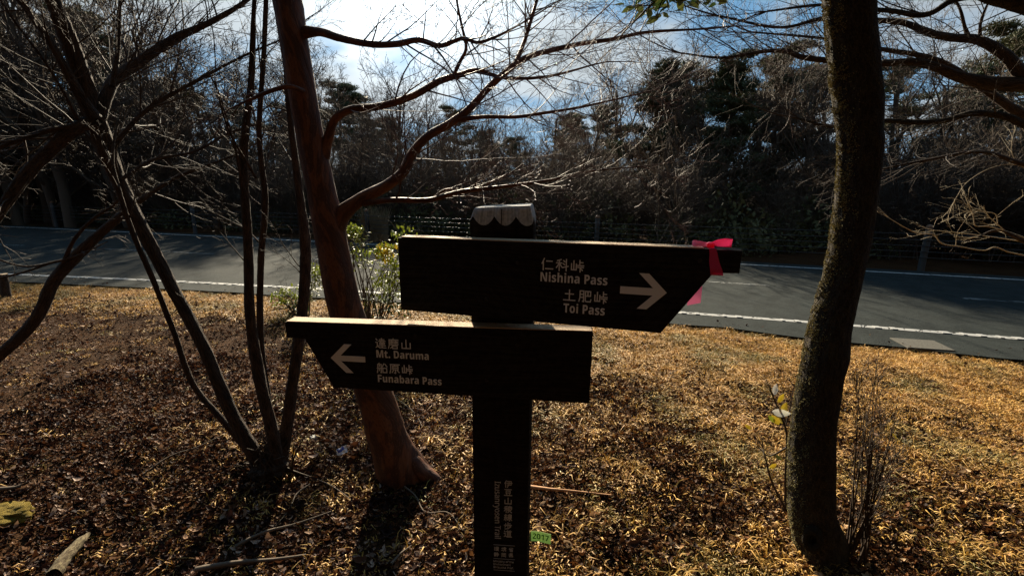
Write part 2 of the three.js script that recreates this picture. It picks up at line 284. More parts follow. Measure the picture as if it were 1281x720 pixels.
const flat = (g) => { const o = g.index ? g.toNonIndexed() : g; for (const k of Object.keys(o.attributes)) if (!['position', 'normal', 'uv'].includes(k)) o.deleteAttribute(k); return o; };
function kanji(ch, x, y, s, w = 0.085) { // strokes in a square of side s whose top left corner is x, y
  const gs = [];
  for (const stroke of KANJI[ch].split(';')) {
    const q = stroke.trim().split(' ').map((t) => t.split(',').map(Number));
    for (let k = 0; k < q.length - 1; k++) {
      const [ax, ay] = q[k], [bx, by] = q[k + 1], L = Math.hypot(bx - ax, by - ay) / 100 * s + w * s * 0.7;
      const b = new THREE.BoxGeometry(L, w * s, 0.0008 + 0.00012 * ((k + gs.length) % 4)); b.rotateZ(-Math.atan2(by - ay, bx - ax)); b.translate(x + (ax + bx) / 200 * s, y - (ay + by) / 200 * s, 0.0008); gs.push(flat(b));
    }
  }
  return gs;
}
function latin(text, x, y, h, w, f = font) { // baseline at y, capitals h high, w wide
  const g = new TextGeometry(text, { font: f, size: h, depth: 0.001, curveSegments: 5, bevelEnabled: false }); g.computeBoundingBox();
  const b = g.boundingBox; g.translate(-b.min.x, 0, 0); g.scale(w / (b.max.x - b.min.x), 1, 1); g.translate(x, y, 0.0004); return flat(g);
}
const signBase = (() => { const r = at(628, 350, 1.0); return V(r.x, 0, r.z); })();
const sign = thing('trail_signpost', 'black wooden trail signpost with two arrow boards and grey scalloped top', 'signpost', [0, 0, 0]);
function boardFrame(turn, d) { // a group in the plane of a board's face: x along it, y up from the ground
  const p = at(628, 350, d), g = new THREE.Group(); g.position.set(p.x, 0, p.z); g.rotation.y = -turn; return g;
}
function plank(pts, thick) { // a bevelled board whose face is z = 0 and whose body lies behind it
  const s = new THREE.Shape(pts.map(([x, y]) => new THREE.Vector2(x, y))); const b = 0.0025;
  const g = new THREE.ExtrudeGeometry(s, { depth: thick - 2 * b, bevelEnabled: true, bevelThickness: b, bevelSize: b, bevelOffset: -b, bevelSegments: 2 }); g.translate(0, 0, -thick + b); return g;
}
function place(mesh, frame) { frame.updateMatrix(); mesh.geometry.applyMatrix4(frame.matrix); return mesh; }
const arrowShape = (pts) => { const s = new THREE.Shape(pts.map(([x, y]) => new THREE.Vector2(x, y))); const g = new THREE.ExtrudeGeometry(s, { depth: 0.0008, bevelEnabled: false }); g.translate(0, 0, 0.0004); return g; };
{ // post and its weathered crown: the cut top meets the grooved sides in lobes
  const fr = boardFrame(YP, 1.0), W = 0.145, hw = W / 2, G0 = groundHeight(signBase.x, signBase.z) - 0.15, peak = 1.536, low = 1.513, topY = 1.553, inset = 0.008, per = 24;
  const outline = []; const rc = 0.006;
  for (let s = 0; s < 4; s++) for (let k = 0; k < per; k++) {
    const t = k / per; let x = -hw + W * t, z = hw; const e = Math.min(t, 1 - t) * W; if (e < rc) z = hw - (rc - e) * 0.5;
    const lobe = Math.abs(Math.sin((t * 3 - 0.14) * Math.PI)); const groove = Math.pow(1 - Math.abs(Math.sin((t * 3 - 0.14 + 0) * Math.PI)), 3);
    const a = s * Math.PI / 2, X = Math.cos(a) * x + Math.sin(a) * (z - groove * 0.004), Z = -Math.sin(a) * x + Math.cos(a) * (z - groove * 0.004);
    outline.push([X, Z, lerp(peak, low, Math.pow(lobe, 0.7))]);
  }
  const build = (rings, cap) => {
    const p = [], uv = [], idx = [], n = outline.length;
    rings.forEach((f) => outline.forEach((o, i) => { const q = f(o); p.push(...q); uv.push(i / n * 4 * W, q[1]); }));
    for (let r = 0; r < rings.length - 1; r++) for (let i = 0; i < n; i++) { const a = r * n + i, b = r * n + (i + 1) % n; idx.push(a, b, a + n, b, b + n, a + n); }
    if (cap) { const c = p.length / 3; p.push(0, topY + 0.002, -hw); uv.push(0, 0); const b0 = (rings.length - 1) * n; for (let i = 0; i < n; i++) idx.push(b0 + i, b0 + (i + 1) % n, c); }
    const g = new THREE.BufferGeometry(); g.setAttribute('position', new THREE.Float32BufferAttribute(p, 3)); g.setAttribute('uv', new THREE.Float32BufferAttribute(uv, 2)); g.setIndex(idx); const h = g.toNonIndexed(); h.computeVertexNormals(); return h;
  };
  const tilt = (X) => 0.0035 * X / hw;
  place(part('post', build([(o) => [o[0], G0, o[1] - hw], (o) => [o[0], 1.3, o[1] - hw], (o) => [o[0], o[2], o[1] - hw]]), stain, sign), fr);
  const ring = (f) => (o) => [o[0] * (1 - f * 0.105), lerp(o[2], topY + tilt(o[0]), f), o[1] * (1 - f * 0.105) - hw];
  const crown = place(part('crown', build([ring(0), ring(0.5), ring(0.85), (o) => [o[0] * 0.865, topY + 0.001 + tilt(o[0]), o[1] * 0.865 - hw]], true), greyWood, sign), fr);
  const crack = new THREE.BoxGeometry(0.0016, 0.034, 0.003); crack.rotateX(-0.22); crack.translate(-0.002, 1.532, -0.0025); place(part('crack', crack, mat([0.01, 0.01, 0.01], 1), crown), fr);
  // writing down the post
  const gs = []; [...'伊豆山稜線歩道'].forEach((c, k) => gs.push(...kanji(c, 0.007, 0.872 - k * 0.0248, 0.0215, 0.1)));
  const side = latin('Izusanryosen Trail', 0, 0, 0.0155, 0.171, fontR); side.rotateZ(-Math.PI / 2); side.translate(-0.0165, 0.8675, 0); gs.push(side);
  [['環', '境', '省'], ['静', '岡', '県']].forEach((row, j) => row.forEach((c, k) => gs.push(...kanji(c, -0.019 + k * 0.0195, 0.671 - j * 0.018, 0.0135, 0.09))));
  ['Ministry of the', 'Environment', 'Shizuoka Pref.'].forEach((t, k) => gs.push(latin(t, -0.02, 0.6225 - k * 0.0095, 0.0058, 0.054 - (k === 1 ? 0.008 : 0), fontR)));
  for (const y of [0.6765, 0.6335, 0.597]) { const b = new THREE.BoxGeometry(0.057, 0.0007, 0.0008); b.translate(0.0085, y, 0.0006); gs.push(flat(b)); }
  place(part('lettering', mergeGeometries(gs), mat([0.5, 0.5, 0.5], 0.7), sign), fr);
}
{ // upper board, pointing right
  const fr = boardFrame(YU, 0.95);
  const b = place(part('arrow_board', plank([[-0.248, 1.313], [0.335, 1.311], [0.4215, 1.44], [0.467, 1.442], [0.467, 1.4855], [-0.248, 1.483]], 0.04), stain, sign), fr);
  const worn = new THREE.BoxGeometry(0.64, 0.002, 0.036); worn.rotateZ(0.0035); worn.translate(0.08, 1.4857, -0.02); place(part('worn_top_edge', worn, bareWood, b), fr);
  const gs = []; [...'仁科峠'].forEach((c, k) => gs.push(...kanji(c, 0.085 + k * 0.0316, 1.454, 0.027)));
  gs.push(latin('Nishina Pass', 0.085, 1.4035, 0.0195, 0.139));
  [...'土肥峠'].forEach((c, k) => gs.push(...kanji(c, 0.134 + k * 0.0325, 1.391, 0.027)));
  gs.push(latin('Toi Pass', 0.136, 1.3395, 0.0195, 0.086));
  place(part('lettering', mergeGeometries(gs), letterPaint, b), fr);
  place(part('arrow_mark', arrowShape([[0.34, 1.396], [0.304, 1.4325], [0.285, 1.4325], [0.3135, 1.4035], [0.25, 1.4035], [0.25, 1.3885], [0.3135, 1.3885], [0.285, 1.3595], [0.304, 1.3595]].reverse()), letterPaint, b), fr);
  for (const [x, y] of [[-0.035, 1.355], [0.035, 1.44], [0.395, 1.463]]) { const s = new THREE.CylinderGeometry(0.004, 0.0045, 0.0025, 12); s.rotateX(Math.PI / 2); s.translate(x, y, 0.001); place(part('screw', s, mat([0.03, 0.03, 0.03], 0.5, { metalness: 0.8 }), b), fr); }
}
{ // lower board, pointing left
  const fr = boardFrame(YL, 0.96);
  const b = place(part('arrow_board', plank([[-0.411, 1.119], [0.2025, 1.1155], [0.2025, 1.287], [-0.519, 1.28], [-0.519, 1.241], [-0.473, 1.24]], 0.04), stain, sign), fr);
  const worn = new THREE.BoxGeometry(0.716, 0.002, 0.036); worn.rotateZ(0.0097); worn.translate(-0.158, 1.2852, -0.02); place(part('worn_top_edge', worn, bareWood, b), fr);
  const gs = []; [...'達磨山'].forEach((c, k) => gs.push(...kanji(c, -0.298 + k * 0.0305, 1.252, 0.026)));
  gs.push(latin('Mt. Daruma', -0.297, 1.2035, 0.0185, 0.126));
  [...'船原峠'].forEach((c, k) => gs.push(...kanji(c, -0.298 + k * 0.0305, 1.19, 0.026)));
  gs.push(latin('Funabara Pass', -0.297, 1.1415, 0.0185, 0.155));
  place(part('lettering', mergeGeometries(gs), letterPaint, b), fr);
  place(part('arrow_mark', arrowShape([[-0.411, 1.1965], [-0.375, 1.2325], [-0.357, 1.2325], [-0.386, 1.2035], [-0.3255, 1.2035], [-0.3255, 1.1895], [-0.386, 1.1895], [-0.357, 1.1605], [-0.375, 1.1605]]), letterPaint, b), fr);
  for (const [x, y] of [[-0.035, 1.16], [0.035, 1.25], [-0.2, 1.262]]) { const s = new THREE.CylinderGeometry(0.004, 0.0045, 0.0025, 12); s.rotateX(Math.PI / 2); s.translate(x, y, 0.001); place(part('screw', s, mat([0.03, 0.03, 0.03], 0.5, { metalness: 0.8 }), b), fr); }
}
function ribbonGeo(pts, half, n = 40) { // a band swept along points; half gives its half width vector at each of them
  const c = new THREE.CatmullRomCurve3(pts), p = [], idx = [];
  for (let k = 0; k <= n; k++) { const t = k / n, q = c.getPoint(t), f = t * (half.length - 1), i = Math.min(half.length - 2, Math.floor(f)), h = half[i].clone().lerp(half[i + 1], f - i); p.push(q.x - h.x, q.y - h.y, q.z - h.z, q.x + h.x, q.y + h.y, q.z + h.z); }
  for (let k = 0; k < n; k++) idx.push(2 * k, 2 * k + 1, 2 * k + 2, 2 * k + 1, 2 * k + 3, 2 * k + 2);
  const g = new THREE.BufferGeometry(); g.setAttribute('position', new THREE.Float32BufferAttribute(p, 3)); g.setIndex(idx); g.computeVertexNormals(); return g;
}
{ // marking ribbon tied round the tip of the upper board
  const fr = boardFrame(YU, 0.95), pink = mat([0.92, 0.05, 0.21], 0.45, { transmission: 0.5, thickness: 0 }), pale = mat([0.95, 0.22, 0.42], 0.4, { transmission: 0.5, thickness: 0 });
  const r = thing('pink_ribbon', 'bright pink plastic ribbon knotted round the tip of the upper arrow board', 'ribbon');
  const hx = (w) => V(w, 0, 0);
  place(part('wrap', ribbonGeo([V(0.412, 1.4885, 0.002), V(0.414, 1.487, 0.0035), V(0.417, 1.478, 0.0035), V(0.42, 1.462, 0.004), V(0.425, 1.446, 0.005), V(0.427, 1.4375, 0.002), V(0.427, 1.435, -0.02), V(0.427, 1.437, -0.043), V(0.421, 1.463, -0.0445), V(0.415, 1.487, -0.044), V(0.413, 1.4905, -0.02), V(0.412, 1.4885, 0.002)], [hx(0.006), hx(0.006), hx(0.007), hx(0.009), hx(0.011), hx(0.0115), hx(0.011), hx(0.01), hx(0.009), hx(0.008), hx(0.007), hx(0.006)], 90), pink, r), fr);
  const loop = (x0, x1, h, m, w) => place(part('loop', ribbonGeo([V(x0, 1.4935, -0.006), V(lerp(x0, x1, 0.4), 1.4885 + h, 0.004), V(lerp(x0, x1, 0.85), 1.489 + h, 0.003), V(x1, 1.4885 + h, -0.008), V(lerp(x0, x1, 0.8), 1.4885 + h, -0.019), V(lerp(x0, x1, 0.4), 1.4885 + h * 0.9, -0.016), V(x0, 1.4935, -0.01)], [V(0, 0.003, 0), V(0, w * 0.85, 0.001), V(0.001, w, 0.001), V(0, w, 0.001), V(0, w, 0), V(0, w * 0.8, 0), V(0, 0.003, 0)], 48), m, r), fr);
  loop(0.411, 0.449, 0.0095, pink, 0.0075); loop(0.41, 0.379, 0.0065, pale, 0.0052);
  const k = new THREE.SphereGeometry(0.0075, 14, 10); k.scale(1.1, 0.8, 0.9); k.translate(0.411, 1.493, -0.006); place(part('knot', k, pink, r), fr);
  place(part('tail', ribbonGeo([V(0.409, 1.489, -0.043), V(0.404, 1.47, -0.052), V(0.4, 1.43, -0.058), V(0.4, 1.398, -0.056), V(0.4, 1.362, -0.06)], [hx(0.006), hx(0.008), V(0.009, 0, 0.003), V(0.012, 0.002, 0.002), V(0.013, 0.004, 0)]), pale, r), fr);
}
{ // survey tape stuck to the post
  const c = document.createElement('canvas'); c.width = 256; c.height = 128; const x = c.getContext('2d'); x.fillStyle = '#8fc46a'; x.fillRect(0, 0, 256, 128); x.fillStyle = '#c9f0a0'; x.fillRect(0, 0, 256, 10); x.fillStyle = '#1f4a16'; x.font = 'bold 92px sans-serif'; x.textAlign = 'center'; x.fillText('2017', 132, 98);
  const t = new THREE.CanvasTexture(c); t.colorSpace = THREE.SRGBColorSpace;
  const g = new THREE.PlaneGeometry(0.062, 0.03, 20, 4), p = g.attributes.position; for (let i = 0; i < p.count; i++) { const X = p.getX(i); p.setZ(i, 0.004 * Math.sin(X * 70)); p.setY(i, p.getY(i) - X * 0.12 - X * X * 3); } g.computeVertexNormals();
  const m = top('tape_tag', g, new THREE.MeshPhysicalMaterial({ map: t, roughness: 0.5, side: THREE.DoubleSide, transmission: 0.35, thickness: 0 }), 'small green tape tag marked 2017 sticking out behind the signpost', 'tape tag');
  const q = at(676, 671, 1.12); m.position.copy(q); m.rotation.set(-0.25, 0.15, -0.03);
}
function rebase(g, b) { const done = new Set(); g.traverse((o) => { if (o.isMesh && !done.has(o.geometry)) { done.add(o.geometry); o.geometry.translate(-b.x, -b.y, -b.z); } }); g.position.copy(b); return g; }
rebase(sign, V(signBase.x, groundHeight(signBase.x, signBase.z), signBase.z));

// ---------------------------------------------------------------- trees standing on the near verge
function hero(P, R, sides, disp) { return new Tubes().add(P, R, sides, disp).geometry(sides); }
function limbPart(tree, list, m, seed, sides = 12, name = 'limb', amp = 0.1) { const [P, R] = limb(list); part(name, hero(P, R, sides, roughBark(seed, amp, 1.5, 14)), m, tree); return [P, R]; }

{ // red smooth-barked tree behind the signpost
  const t = thing('red_bark_tree', 'smooth red-brown barked tree leaning left behind the lower arrow board', 'tree');
  const base = onGround(500, 597), d = -base.z;
  const pts = [base.clone().add(V(0.02, -0.12, 0)), base.clone().add(V(0.005, 0.02, 0)), at(484, 545, d), at(468, 490, d), at(446, 430, d), at(428, 370, d), at(414, 300, d), at(400, 230, d), at(386, 160, d), at(372, 80, d), at(359, 0, d), at(344, -90, d), at(322, -230, d - 0.05), at(310, -420, d - 0.1)];
  const px = [66, 56, 49, 46, 45, 43, 40, 37, 36, 37, 39, 37, 32, 24], rad = px.map((w, i) => metres(pts[i], w) / 2);
  const [P, R] = spline(pts, rad, 150);
  const bark = (a, l, tt, A, p) => { const up = p.y - base.y; const root = Math.max(0, 1 - up / 0.3); return 1 + 0.05 * fbm3(Math.cos(a) * 1.3, Math.sin(a) * 1.3, l * 3.5, 4) + 0.02 * n3(A.x * 4, A.z * 4, l * 20) + root * root * (0.42 * Math.pow(Math.max(0, A.x * 0.93 + A.z * 0.3), 4) + 0.14 * Math.max(0, Math.sin(a * 4 + 1))) + 0.1 * Math.exp(-(((p.y - 1.42) / 0.1) ** 2)) * Math.max(0, A.x); };
  part('trunk', hero(P, R, 40, bark), barkRed, t);
  { const [rp, rr] = spline([base.clone().add(V(0.05, 0.12, 0.02)), base.clone().add(V(0.13, 0.05, 0.05)), base.clone().add(V(0.22, 0.0, 0.06)), base.clone().add(V(0.33, -0.06, 0.09))], [0.055, 0.05, 0.035, 0.02], 24); part('root', hero(rp, rr, 16, roughBark(4, 0.15, 1.5, 8)), barkRed, t); }
  const tw = new Tubes(); const L = [];
  const e = d; let s = 1;
  L.push(limbPart(t, [[410, 310, e, 34], [418, 285, e, 30], [428, 268, e, 23], [450, 250, e, 17], [487, 230, e + 0.02, 14], [505, 214, e + 0.04, 13], [513, 196, e + 0.06, 12], [533, 172, e + 0.08, 10.5], [565, 153, e + 0.1, 10], [588, 135, e + 0.12, 9], [611, 110, e + 0.14, 8.5], [634, 89, e + 0.16, 8], [656, 73, e + 0.18, 7], [693, 62, e + 0.22, 6], [730, 54, e + 0.25, 5.5], [766, 49, e + 0.28, 5], [803, 41, e + 0.3, 4], [880, 36, e + 0.4, 2.6]], barkRed, 1, 14, 'limb', 0.05));
  L.push(limbPart(t, [[570, 150, e + 0.1, 7], [606, 146, e + 0.1, 5], [647, 146, e + 0.14, 4.5], [675, 142, e + 0.16, 4], [720, 135, e + 0.2, 3.2], [762, 126, e + 0.25, 2.2], [820, 112, e + 0.3, 1.4]], barkRed, 2, 8));
  L.push(limbPart(t, [[644, 82, e + 0.16, 6], [656, 52, e + 0.2, 5], [664, 26, e + 0.22, 4.5], [673, -4, e + 0.25, 4], [690, -60, e + 0.3, 3]], barkRed, 3, 8));
  L.push(limbPart(t, [[404, 196, e, 18], [410, 175, e, 13], [418, 150, e - 0.02, 11], [437, 137, e - 0.03, 9.5], [473, 133, e - 0.03, 9], [514, 121, e - 0.02, 8.5], [551, 101, e, 8], [574, 94, e + 0.02, 7], [597, 88, e + 0.05, 6], [624, 96, e + 0.08, 4.6], [656, 98, e + 0.1, 4], [693, 94, e + 0.14, 3.2], [745, 80, e + 0.2, 2]], barkRed, 4, 10));
  L.push(limbPart(t, [[566, 97, e, 5], [575, 78, e - 0.03, 4.4], [583, 60, e - 0.05, 4], [578, 34, e - 0.08, 3.4], [573, 10, e - 0.1, 3], [566, -30, e - 0.12, 2]], barkRed, 5, 8));
  L.push(limbPart(t, [[378, 40, e, 17], [400, 40, e - 0.04, 11], [427, 48, e - 0.08, 9.5], [464, 55, e - 0.12, 8.5], [496, 55, e - 0.15, 8], [524, 50, e - 0.18, 7], [551, 57, e - 0.2, 6], [579, 48, e - 0.22, 5], [597, 53, e - 0.24, 4.2], [620, 46, e - 0.26, 3.4], [656, 27, e - 0.3, 2.2], [700, 0, e - 0.32, 1.4]], barkRed, 6, 10));
  L.push(limbPart(t, [[447, 254, e, 10], [470, 252, e - 0.02, 7.5], [492, 250, e - 0.05, 7], [537, 250, e - 0.08, 6.5], [574, 240, e - 0.12, 5.5], [606, 236, e - 0.15, 5], [647, 231, e - 0.18, 4], [693, 224, e - 0.2, 3], [730, 215, e - 0.22, 2.4], [803, 208, e - 0.25, 1.5]], barkRed, 7, 8));
  L.push(limbPart(t, [[540, 250, e - 0.08, 4], [556, 238, e - 0.06, 3.4], [590, 236, e - 0.02, 2.6], [640, 216, e + 0.04, 1.8]], barkRed, 8, 6));
  L.push(limbPart(t, [[355, -20, e, 22], [375, -60, e + 0.1, 15], [430, -110, e + 0.3, 12], [540, -160, e + 0.6, 8], [680, -190, e + 0.9, 5]], barkRed, 9, 10));
  L.push(limbPart(t, [[388, 118, e, 8], [362, 108, e - 0.12, 6.5], [340, 113, e - 0.14, 6], [318, 122, e - 0.13, 5], [300, 130, e - 0.1, 3]], barkRed, 19, 8));
  L.push(limbPart(t, [[325, -210, e, 20], [250, -300, e + 0.2, 14], [120, -330, e + 0.6, 9], [-40, -340, e + 0.9, 5]], barkRed, 10, 10));
  L.push(limbPart(t, [[315, -300, e, 20], [420, -420, e + 0.5, 14], [600, -480, e + 1.1, 9], [820, -520, e + 1.6, 5]], barkRed, 11, 10));
  [[30, 0.5], [16, 0.34], [14, 0.4], [20, 0.38], [10, 0.34], [26, 0.36], [26, 0.26], [8, 0.2], [24, 0.6], [4, 0.2], [14, 0.6], [18, 0.7]].forEach(([c, l], k) => twigsAlong(tw, L[k][0], L[k][1], c, l, TW, 100 + k, 0.22));
  part('twigs', tw.geometry(), twigRed, t, 'stuff'); rebase(t, base);
}
{ // dark mossy trunk right of the sign
  const t = thing('mossy_tree', 'thick dark mossy trunk standing right of the signpost with bare shoots at its foot', 'tree');
  const base = onGround(1021, 696), d = -base.z;
  const pts = [base.clone().add(V(0, -0.15, 0)), base.clone().add(V(0, 0.03, 0)), at(1016, 640, d), at(1016, 580, d), at(1020, 520, d), at(1030, 455, d), at(1041, 400, d + 0.02), at(1058, 330, d + 0.04), at(1071, 250, d + 0.06), at(1077, 180, d + 0.07), at(1072, 110, d + 0.07), at(1066, 50, d + 0.06), at(1062, -10, d + 0.05), at(1055, -120, d + 0.05), at(1060, -300, d), at(1050, -520, d)];
  const px = [78, 68, 62, 60, 59, 56, 54, 53, 56, 60, 63, 65, 68, 64, 54, 40], rad = px.map((w, i) => metres(pts[i], w) / 2);
  const [P, R] = spline(pts, rad, 170);
  const knob = (p, A, c, r, dir) => Math.exp(-p.distanceToSquared(c) / (r * r)) * Math.max(0, A.dot(dir)) ** 3;
  const k1 = at(1098, 118, d + 0.07), k2 = at(1045, 445, d), k3 = at(1000, 640, d);
  part('trunk', hero(P, R, 56, (a, l, tt, A, p) => { const up = p.y - base.y, root = Math.max(0, 1 - up / 0.22); return 1 + 0.055 * fbm3(Math.cos(a) * 2, Math.sin(a) * 2, l * 7, 5) + 0.05 * n3(Math.cos(a) * 0.9, Math.sin(a) * 0.9, l * 2.2) + root * root * 0.25 * Math.max(0, Math.sin(a * 3 + 2)) + 0.3 * knob(p, A, k1, 0.06, V(1, 0, 0.2)) + 0.28 * knob(p, A, k2, 0.06, V(1, 0, 0.1)) + 0.2 * knob(p, A, k3, 0.05, V(-0.7, 0, 0.7)); }), barkMossy, t);
  { // the burr low on the trunk, a ring of bark round a healed hole
    const c = P.reduce((b, p) => (Math.abs(p.y - at(1000, 652, d).y) < Math.abs(b.y - at(1000, 652, d).y) ? p : b)); const g = new THREE.TorusGeometry(0.034, 0.016, 12, 28); g.scale(0.75, 1.25, 1); g.rotateY(-0.62); g.translate(c.x - 0.068, c.y, c.z + 0.094); part('burr', g, barkMossy, t);
  }
  { // moss and lichen cushions on the sun-facing side, partly painting a lit rim
    const Q = rng(88), pos = [], idx = [], side = V(-0.93, 0, -0.25).normalize(), g0 = t.children[0].geometry, gp = g0.attributes.position, gn = g0.attributes.normal, n = V();
    for (let k = 0; k < 90000; k++) {
      const i = Math.floor(Q() * (gp.count - 58)); n.fromBufferAttribute(gn, i); const p = V().fromBufferAttribute(gp, i), o = p.clone(), ku = Q(), kv = Q(); if (i % 57 === 56) continue; p.addScaledVector(V().fromBufferAttribute(gp, i + 1).sub(o), ku).addScaledVector(V().fromBufferAttribute(gp, i + 57).sub(o), kv); if (p.y > 2.9) continue;
      const dens = 0.75 * smooth(n.dot(side) + 0.25 * n3(p.x * 9, p.y * 9, p.z * 9), 0.35, 0.85) * smooth(n3(p.x * 22, p.y * 16, p.z * 22) + 0.5 * n3(p.x * 60, p.y * 60, p.z * 60), -0.5, 0.3); if (Q() > dens) continue;
      for (let b = 0; b < 3; b++) { const d = n.clone().add(V(Q() - 0.5, Q() - 0.5, Q() - 0.5).multiplyScalar(1.5)).normalize().multiplyScalar(0.003 + 0.004 * Q()), w = V(Q() - 0.5, Q() - 0.5, Q() - 0.5).cross(d).normalize().multiplyScalar(0.0016), z = pos.length / 3; pos.push(p.x - w.x, p.y - w.y, p.z - w.z, p.x + w.x, p.y + w.y, p.z + w.z, p.x + d.x, p.y + d.y, p.z + d.z); idx.push(z, z + 1, z + 2); }
    }
    const g = new THREE.BufferGeometry(); g.setAttribute('position', new THREE.Float32BufferAttribute(pos, 3)); g.setIndex(idx); g.computeVertexNormals(); part('moss', g, mat([0.26, 0.22, 0.1], 0.95), t, 'stuff');
  }
  const tw = new Tubes(), L = [];
  L.push(limbPart(t, [[1064, -60, d, 26], [1010, -130, d + 0.15, 18], [930, -120, d + 0.35, 12], [870, -60, d + 0.5, 7], [835, -14, d + 0.55, 4]], barkMossy, 21, 10));
  L.push(limbPart(t, [[1058, -200, d, 28], [1160, -330, d + 0.4, 20], [1280, -420, d + 0.9, 12]], barkMossy, 22, 10));
  L.push(limbPart(t, [[1056, -330, d, 28], [940, -520, d + 0.2, 18], [800, -640, d + 0.7, 10]], barkMossy, 23, 10));
  twigsAlong(tw, L[0][0], L[0][1], 8, 0.3, TW, 131, 0.4); twigsAlong(tw, L[1][0], L[1][1], 12, 0.6, TW, 132, 0.3); twigsAlong(tw, L[2][0], L[2][1], 12, 0.6, TW, 133, 0.3);
  part('twigs', tw.geometry(), twigDark, t, 'stuff');
  const R2 = rng(77); // evergreen leaves hanging at the end of the upper limb
  for (let k = 0; k < 110; k++) { const X = lerp(780, 905, Math.pow(R2(), 0.9)), q = at(X, lerp(-26, 22 - Math.abs(X - 825) * 0.2, R2()), d + 0.5 + 0.2 * R2()); leaf(q, 0.045 + 0.03 * R2(), R2, [leafDeep, leafOlive, leafOlive][Math.floor(R2() * 3)], t); }
  rebase(t, base);
}
function leafGeo(len, wid, bend) {
  const g = new THREE.PlaneGeometry(wid, len, 4, 6), p = g.attributes.position;
  for (let i = 0; i < p.count; i++) { const v = p.getY(i) / len + 0.5, k = Math.pow(Math.max(0, Math.sin(Math.PI * Math.pow(clamp(v, 0, 1), 0.85))), 0.8), x = p.getX(i) * (k + 0.02); p.setXYZ(i, x, v * len, bend * len * v * v + Math.abs(x) * 0.35); }
  g.computeVertexNormals(); return g;
}
function leaf(q, len, R, m, parent, drop = -0.4, open = 1) {
  const g = leafGeo(len, len * 0.5, (R() - 0.5) * 0.5); g.rotateX((drop + (R() - 0.5) * 1.6 - 0.8) * open + (open < 1 ? -0.3 : 0)); g.rotateZ((R() - 0.5) * (open < 1 ? 3.2 : 1.4)); g.rotateY(open < 1 ? (R() - 0.5) * 1.2 - 0.5 : R() * 6.28); g.translate(q.x, q.y, q.z); return part('leaf', g, m, parent);
}
{ // many-stemmed tree left of the sign
  const t = thing('multi_stem_tree', 'dark many-stemmed bare tree fanning out from one clump left of the signpost', 'tree');
  const base = onGround(338, 592), d = -base.z, tw = new Tubes();
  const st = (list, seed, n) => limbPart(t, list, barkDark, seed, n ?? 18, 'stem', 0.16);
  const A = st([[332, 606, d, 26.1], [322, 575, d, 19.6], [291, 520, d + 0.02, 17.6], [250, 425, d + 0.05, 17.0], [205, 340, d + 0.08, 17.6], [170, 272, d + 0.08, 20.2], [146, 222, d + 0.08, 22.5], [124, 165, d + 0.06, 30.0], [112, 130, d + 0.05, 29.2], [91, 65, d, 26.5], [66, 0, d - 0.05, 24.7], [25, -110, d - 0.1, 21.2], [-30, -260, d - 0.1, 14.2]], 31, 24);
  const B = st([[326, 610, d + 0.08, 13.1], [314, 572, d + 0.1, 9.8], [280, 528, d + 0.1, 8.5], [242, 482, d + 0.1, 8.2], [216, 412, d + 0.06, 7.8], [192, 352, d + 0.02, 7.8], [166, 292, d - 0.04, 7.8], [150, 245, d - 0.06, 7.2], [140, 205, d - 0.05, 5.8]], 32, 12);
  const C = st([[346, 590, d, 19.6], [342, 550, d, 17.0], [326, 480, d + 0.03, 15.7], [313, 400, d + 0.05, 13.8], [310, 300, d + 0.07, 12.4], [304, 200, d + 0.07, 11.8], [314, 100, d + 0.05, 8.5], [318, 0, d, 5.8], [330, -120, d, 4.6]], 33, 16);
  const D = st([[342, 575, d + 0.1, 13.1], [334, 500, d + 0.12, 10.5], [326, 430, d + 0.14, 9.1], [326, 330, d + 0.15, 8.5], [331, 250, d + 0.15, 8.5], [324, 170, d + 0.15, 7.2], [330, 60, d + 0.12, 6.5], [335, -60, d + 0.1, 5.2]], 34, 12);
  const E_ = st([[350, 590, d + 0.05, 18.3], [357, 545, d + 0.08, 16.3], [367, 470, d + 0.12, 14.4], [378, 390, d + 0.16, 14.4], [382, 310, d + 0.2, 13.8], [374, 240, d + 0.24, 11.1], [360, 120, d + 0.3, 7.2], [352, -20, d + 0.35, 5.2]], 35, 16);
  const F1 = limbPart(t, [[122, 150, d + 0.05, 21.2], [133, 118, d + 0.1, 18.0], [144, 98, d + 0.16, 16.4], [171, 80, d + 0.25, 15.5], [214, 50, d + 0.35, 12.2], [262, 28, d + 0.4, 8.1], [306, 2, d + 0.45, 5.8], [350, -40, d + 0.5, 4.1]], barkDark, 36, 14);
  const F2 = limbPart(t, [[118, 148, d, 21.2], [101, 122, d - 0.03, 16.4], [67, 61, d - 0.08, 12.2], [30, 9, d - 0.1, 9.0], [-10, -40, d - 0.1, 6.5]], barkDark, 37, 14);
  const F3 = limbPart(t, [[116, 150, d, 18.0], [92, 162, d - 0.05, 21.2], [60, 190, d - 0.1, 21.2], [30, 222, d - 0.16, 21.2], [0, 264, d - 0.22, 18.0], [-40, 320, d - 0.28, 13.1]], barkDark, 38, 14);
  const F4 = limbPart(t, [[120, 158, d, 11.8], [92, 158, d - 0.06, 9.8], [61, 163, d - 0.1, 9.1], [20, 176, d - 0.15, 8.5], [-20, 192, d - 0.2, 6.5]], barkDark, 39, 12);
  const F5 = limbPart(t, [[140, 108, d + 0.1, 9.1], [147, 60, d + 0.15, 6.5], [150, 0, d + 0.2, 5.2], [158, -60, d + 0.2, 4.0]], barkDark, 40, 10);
  const F6 = limbPart(t, [[138, 190, d + 0.06, 9.1], [160, 160, d + 0.12, 7.2], [190, 132, d + 0.2, 6.5], [240, 104, d + 0.3, 5.2], [300, 72, d + 0.4, 3.3], [350, 50, d + 0.45, 2.0]], barkDark, 41, 10);
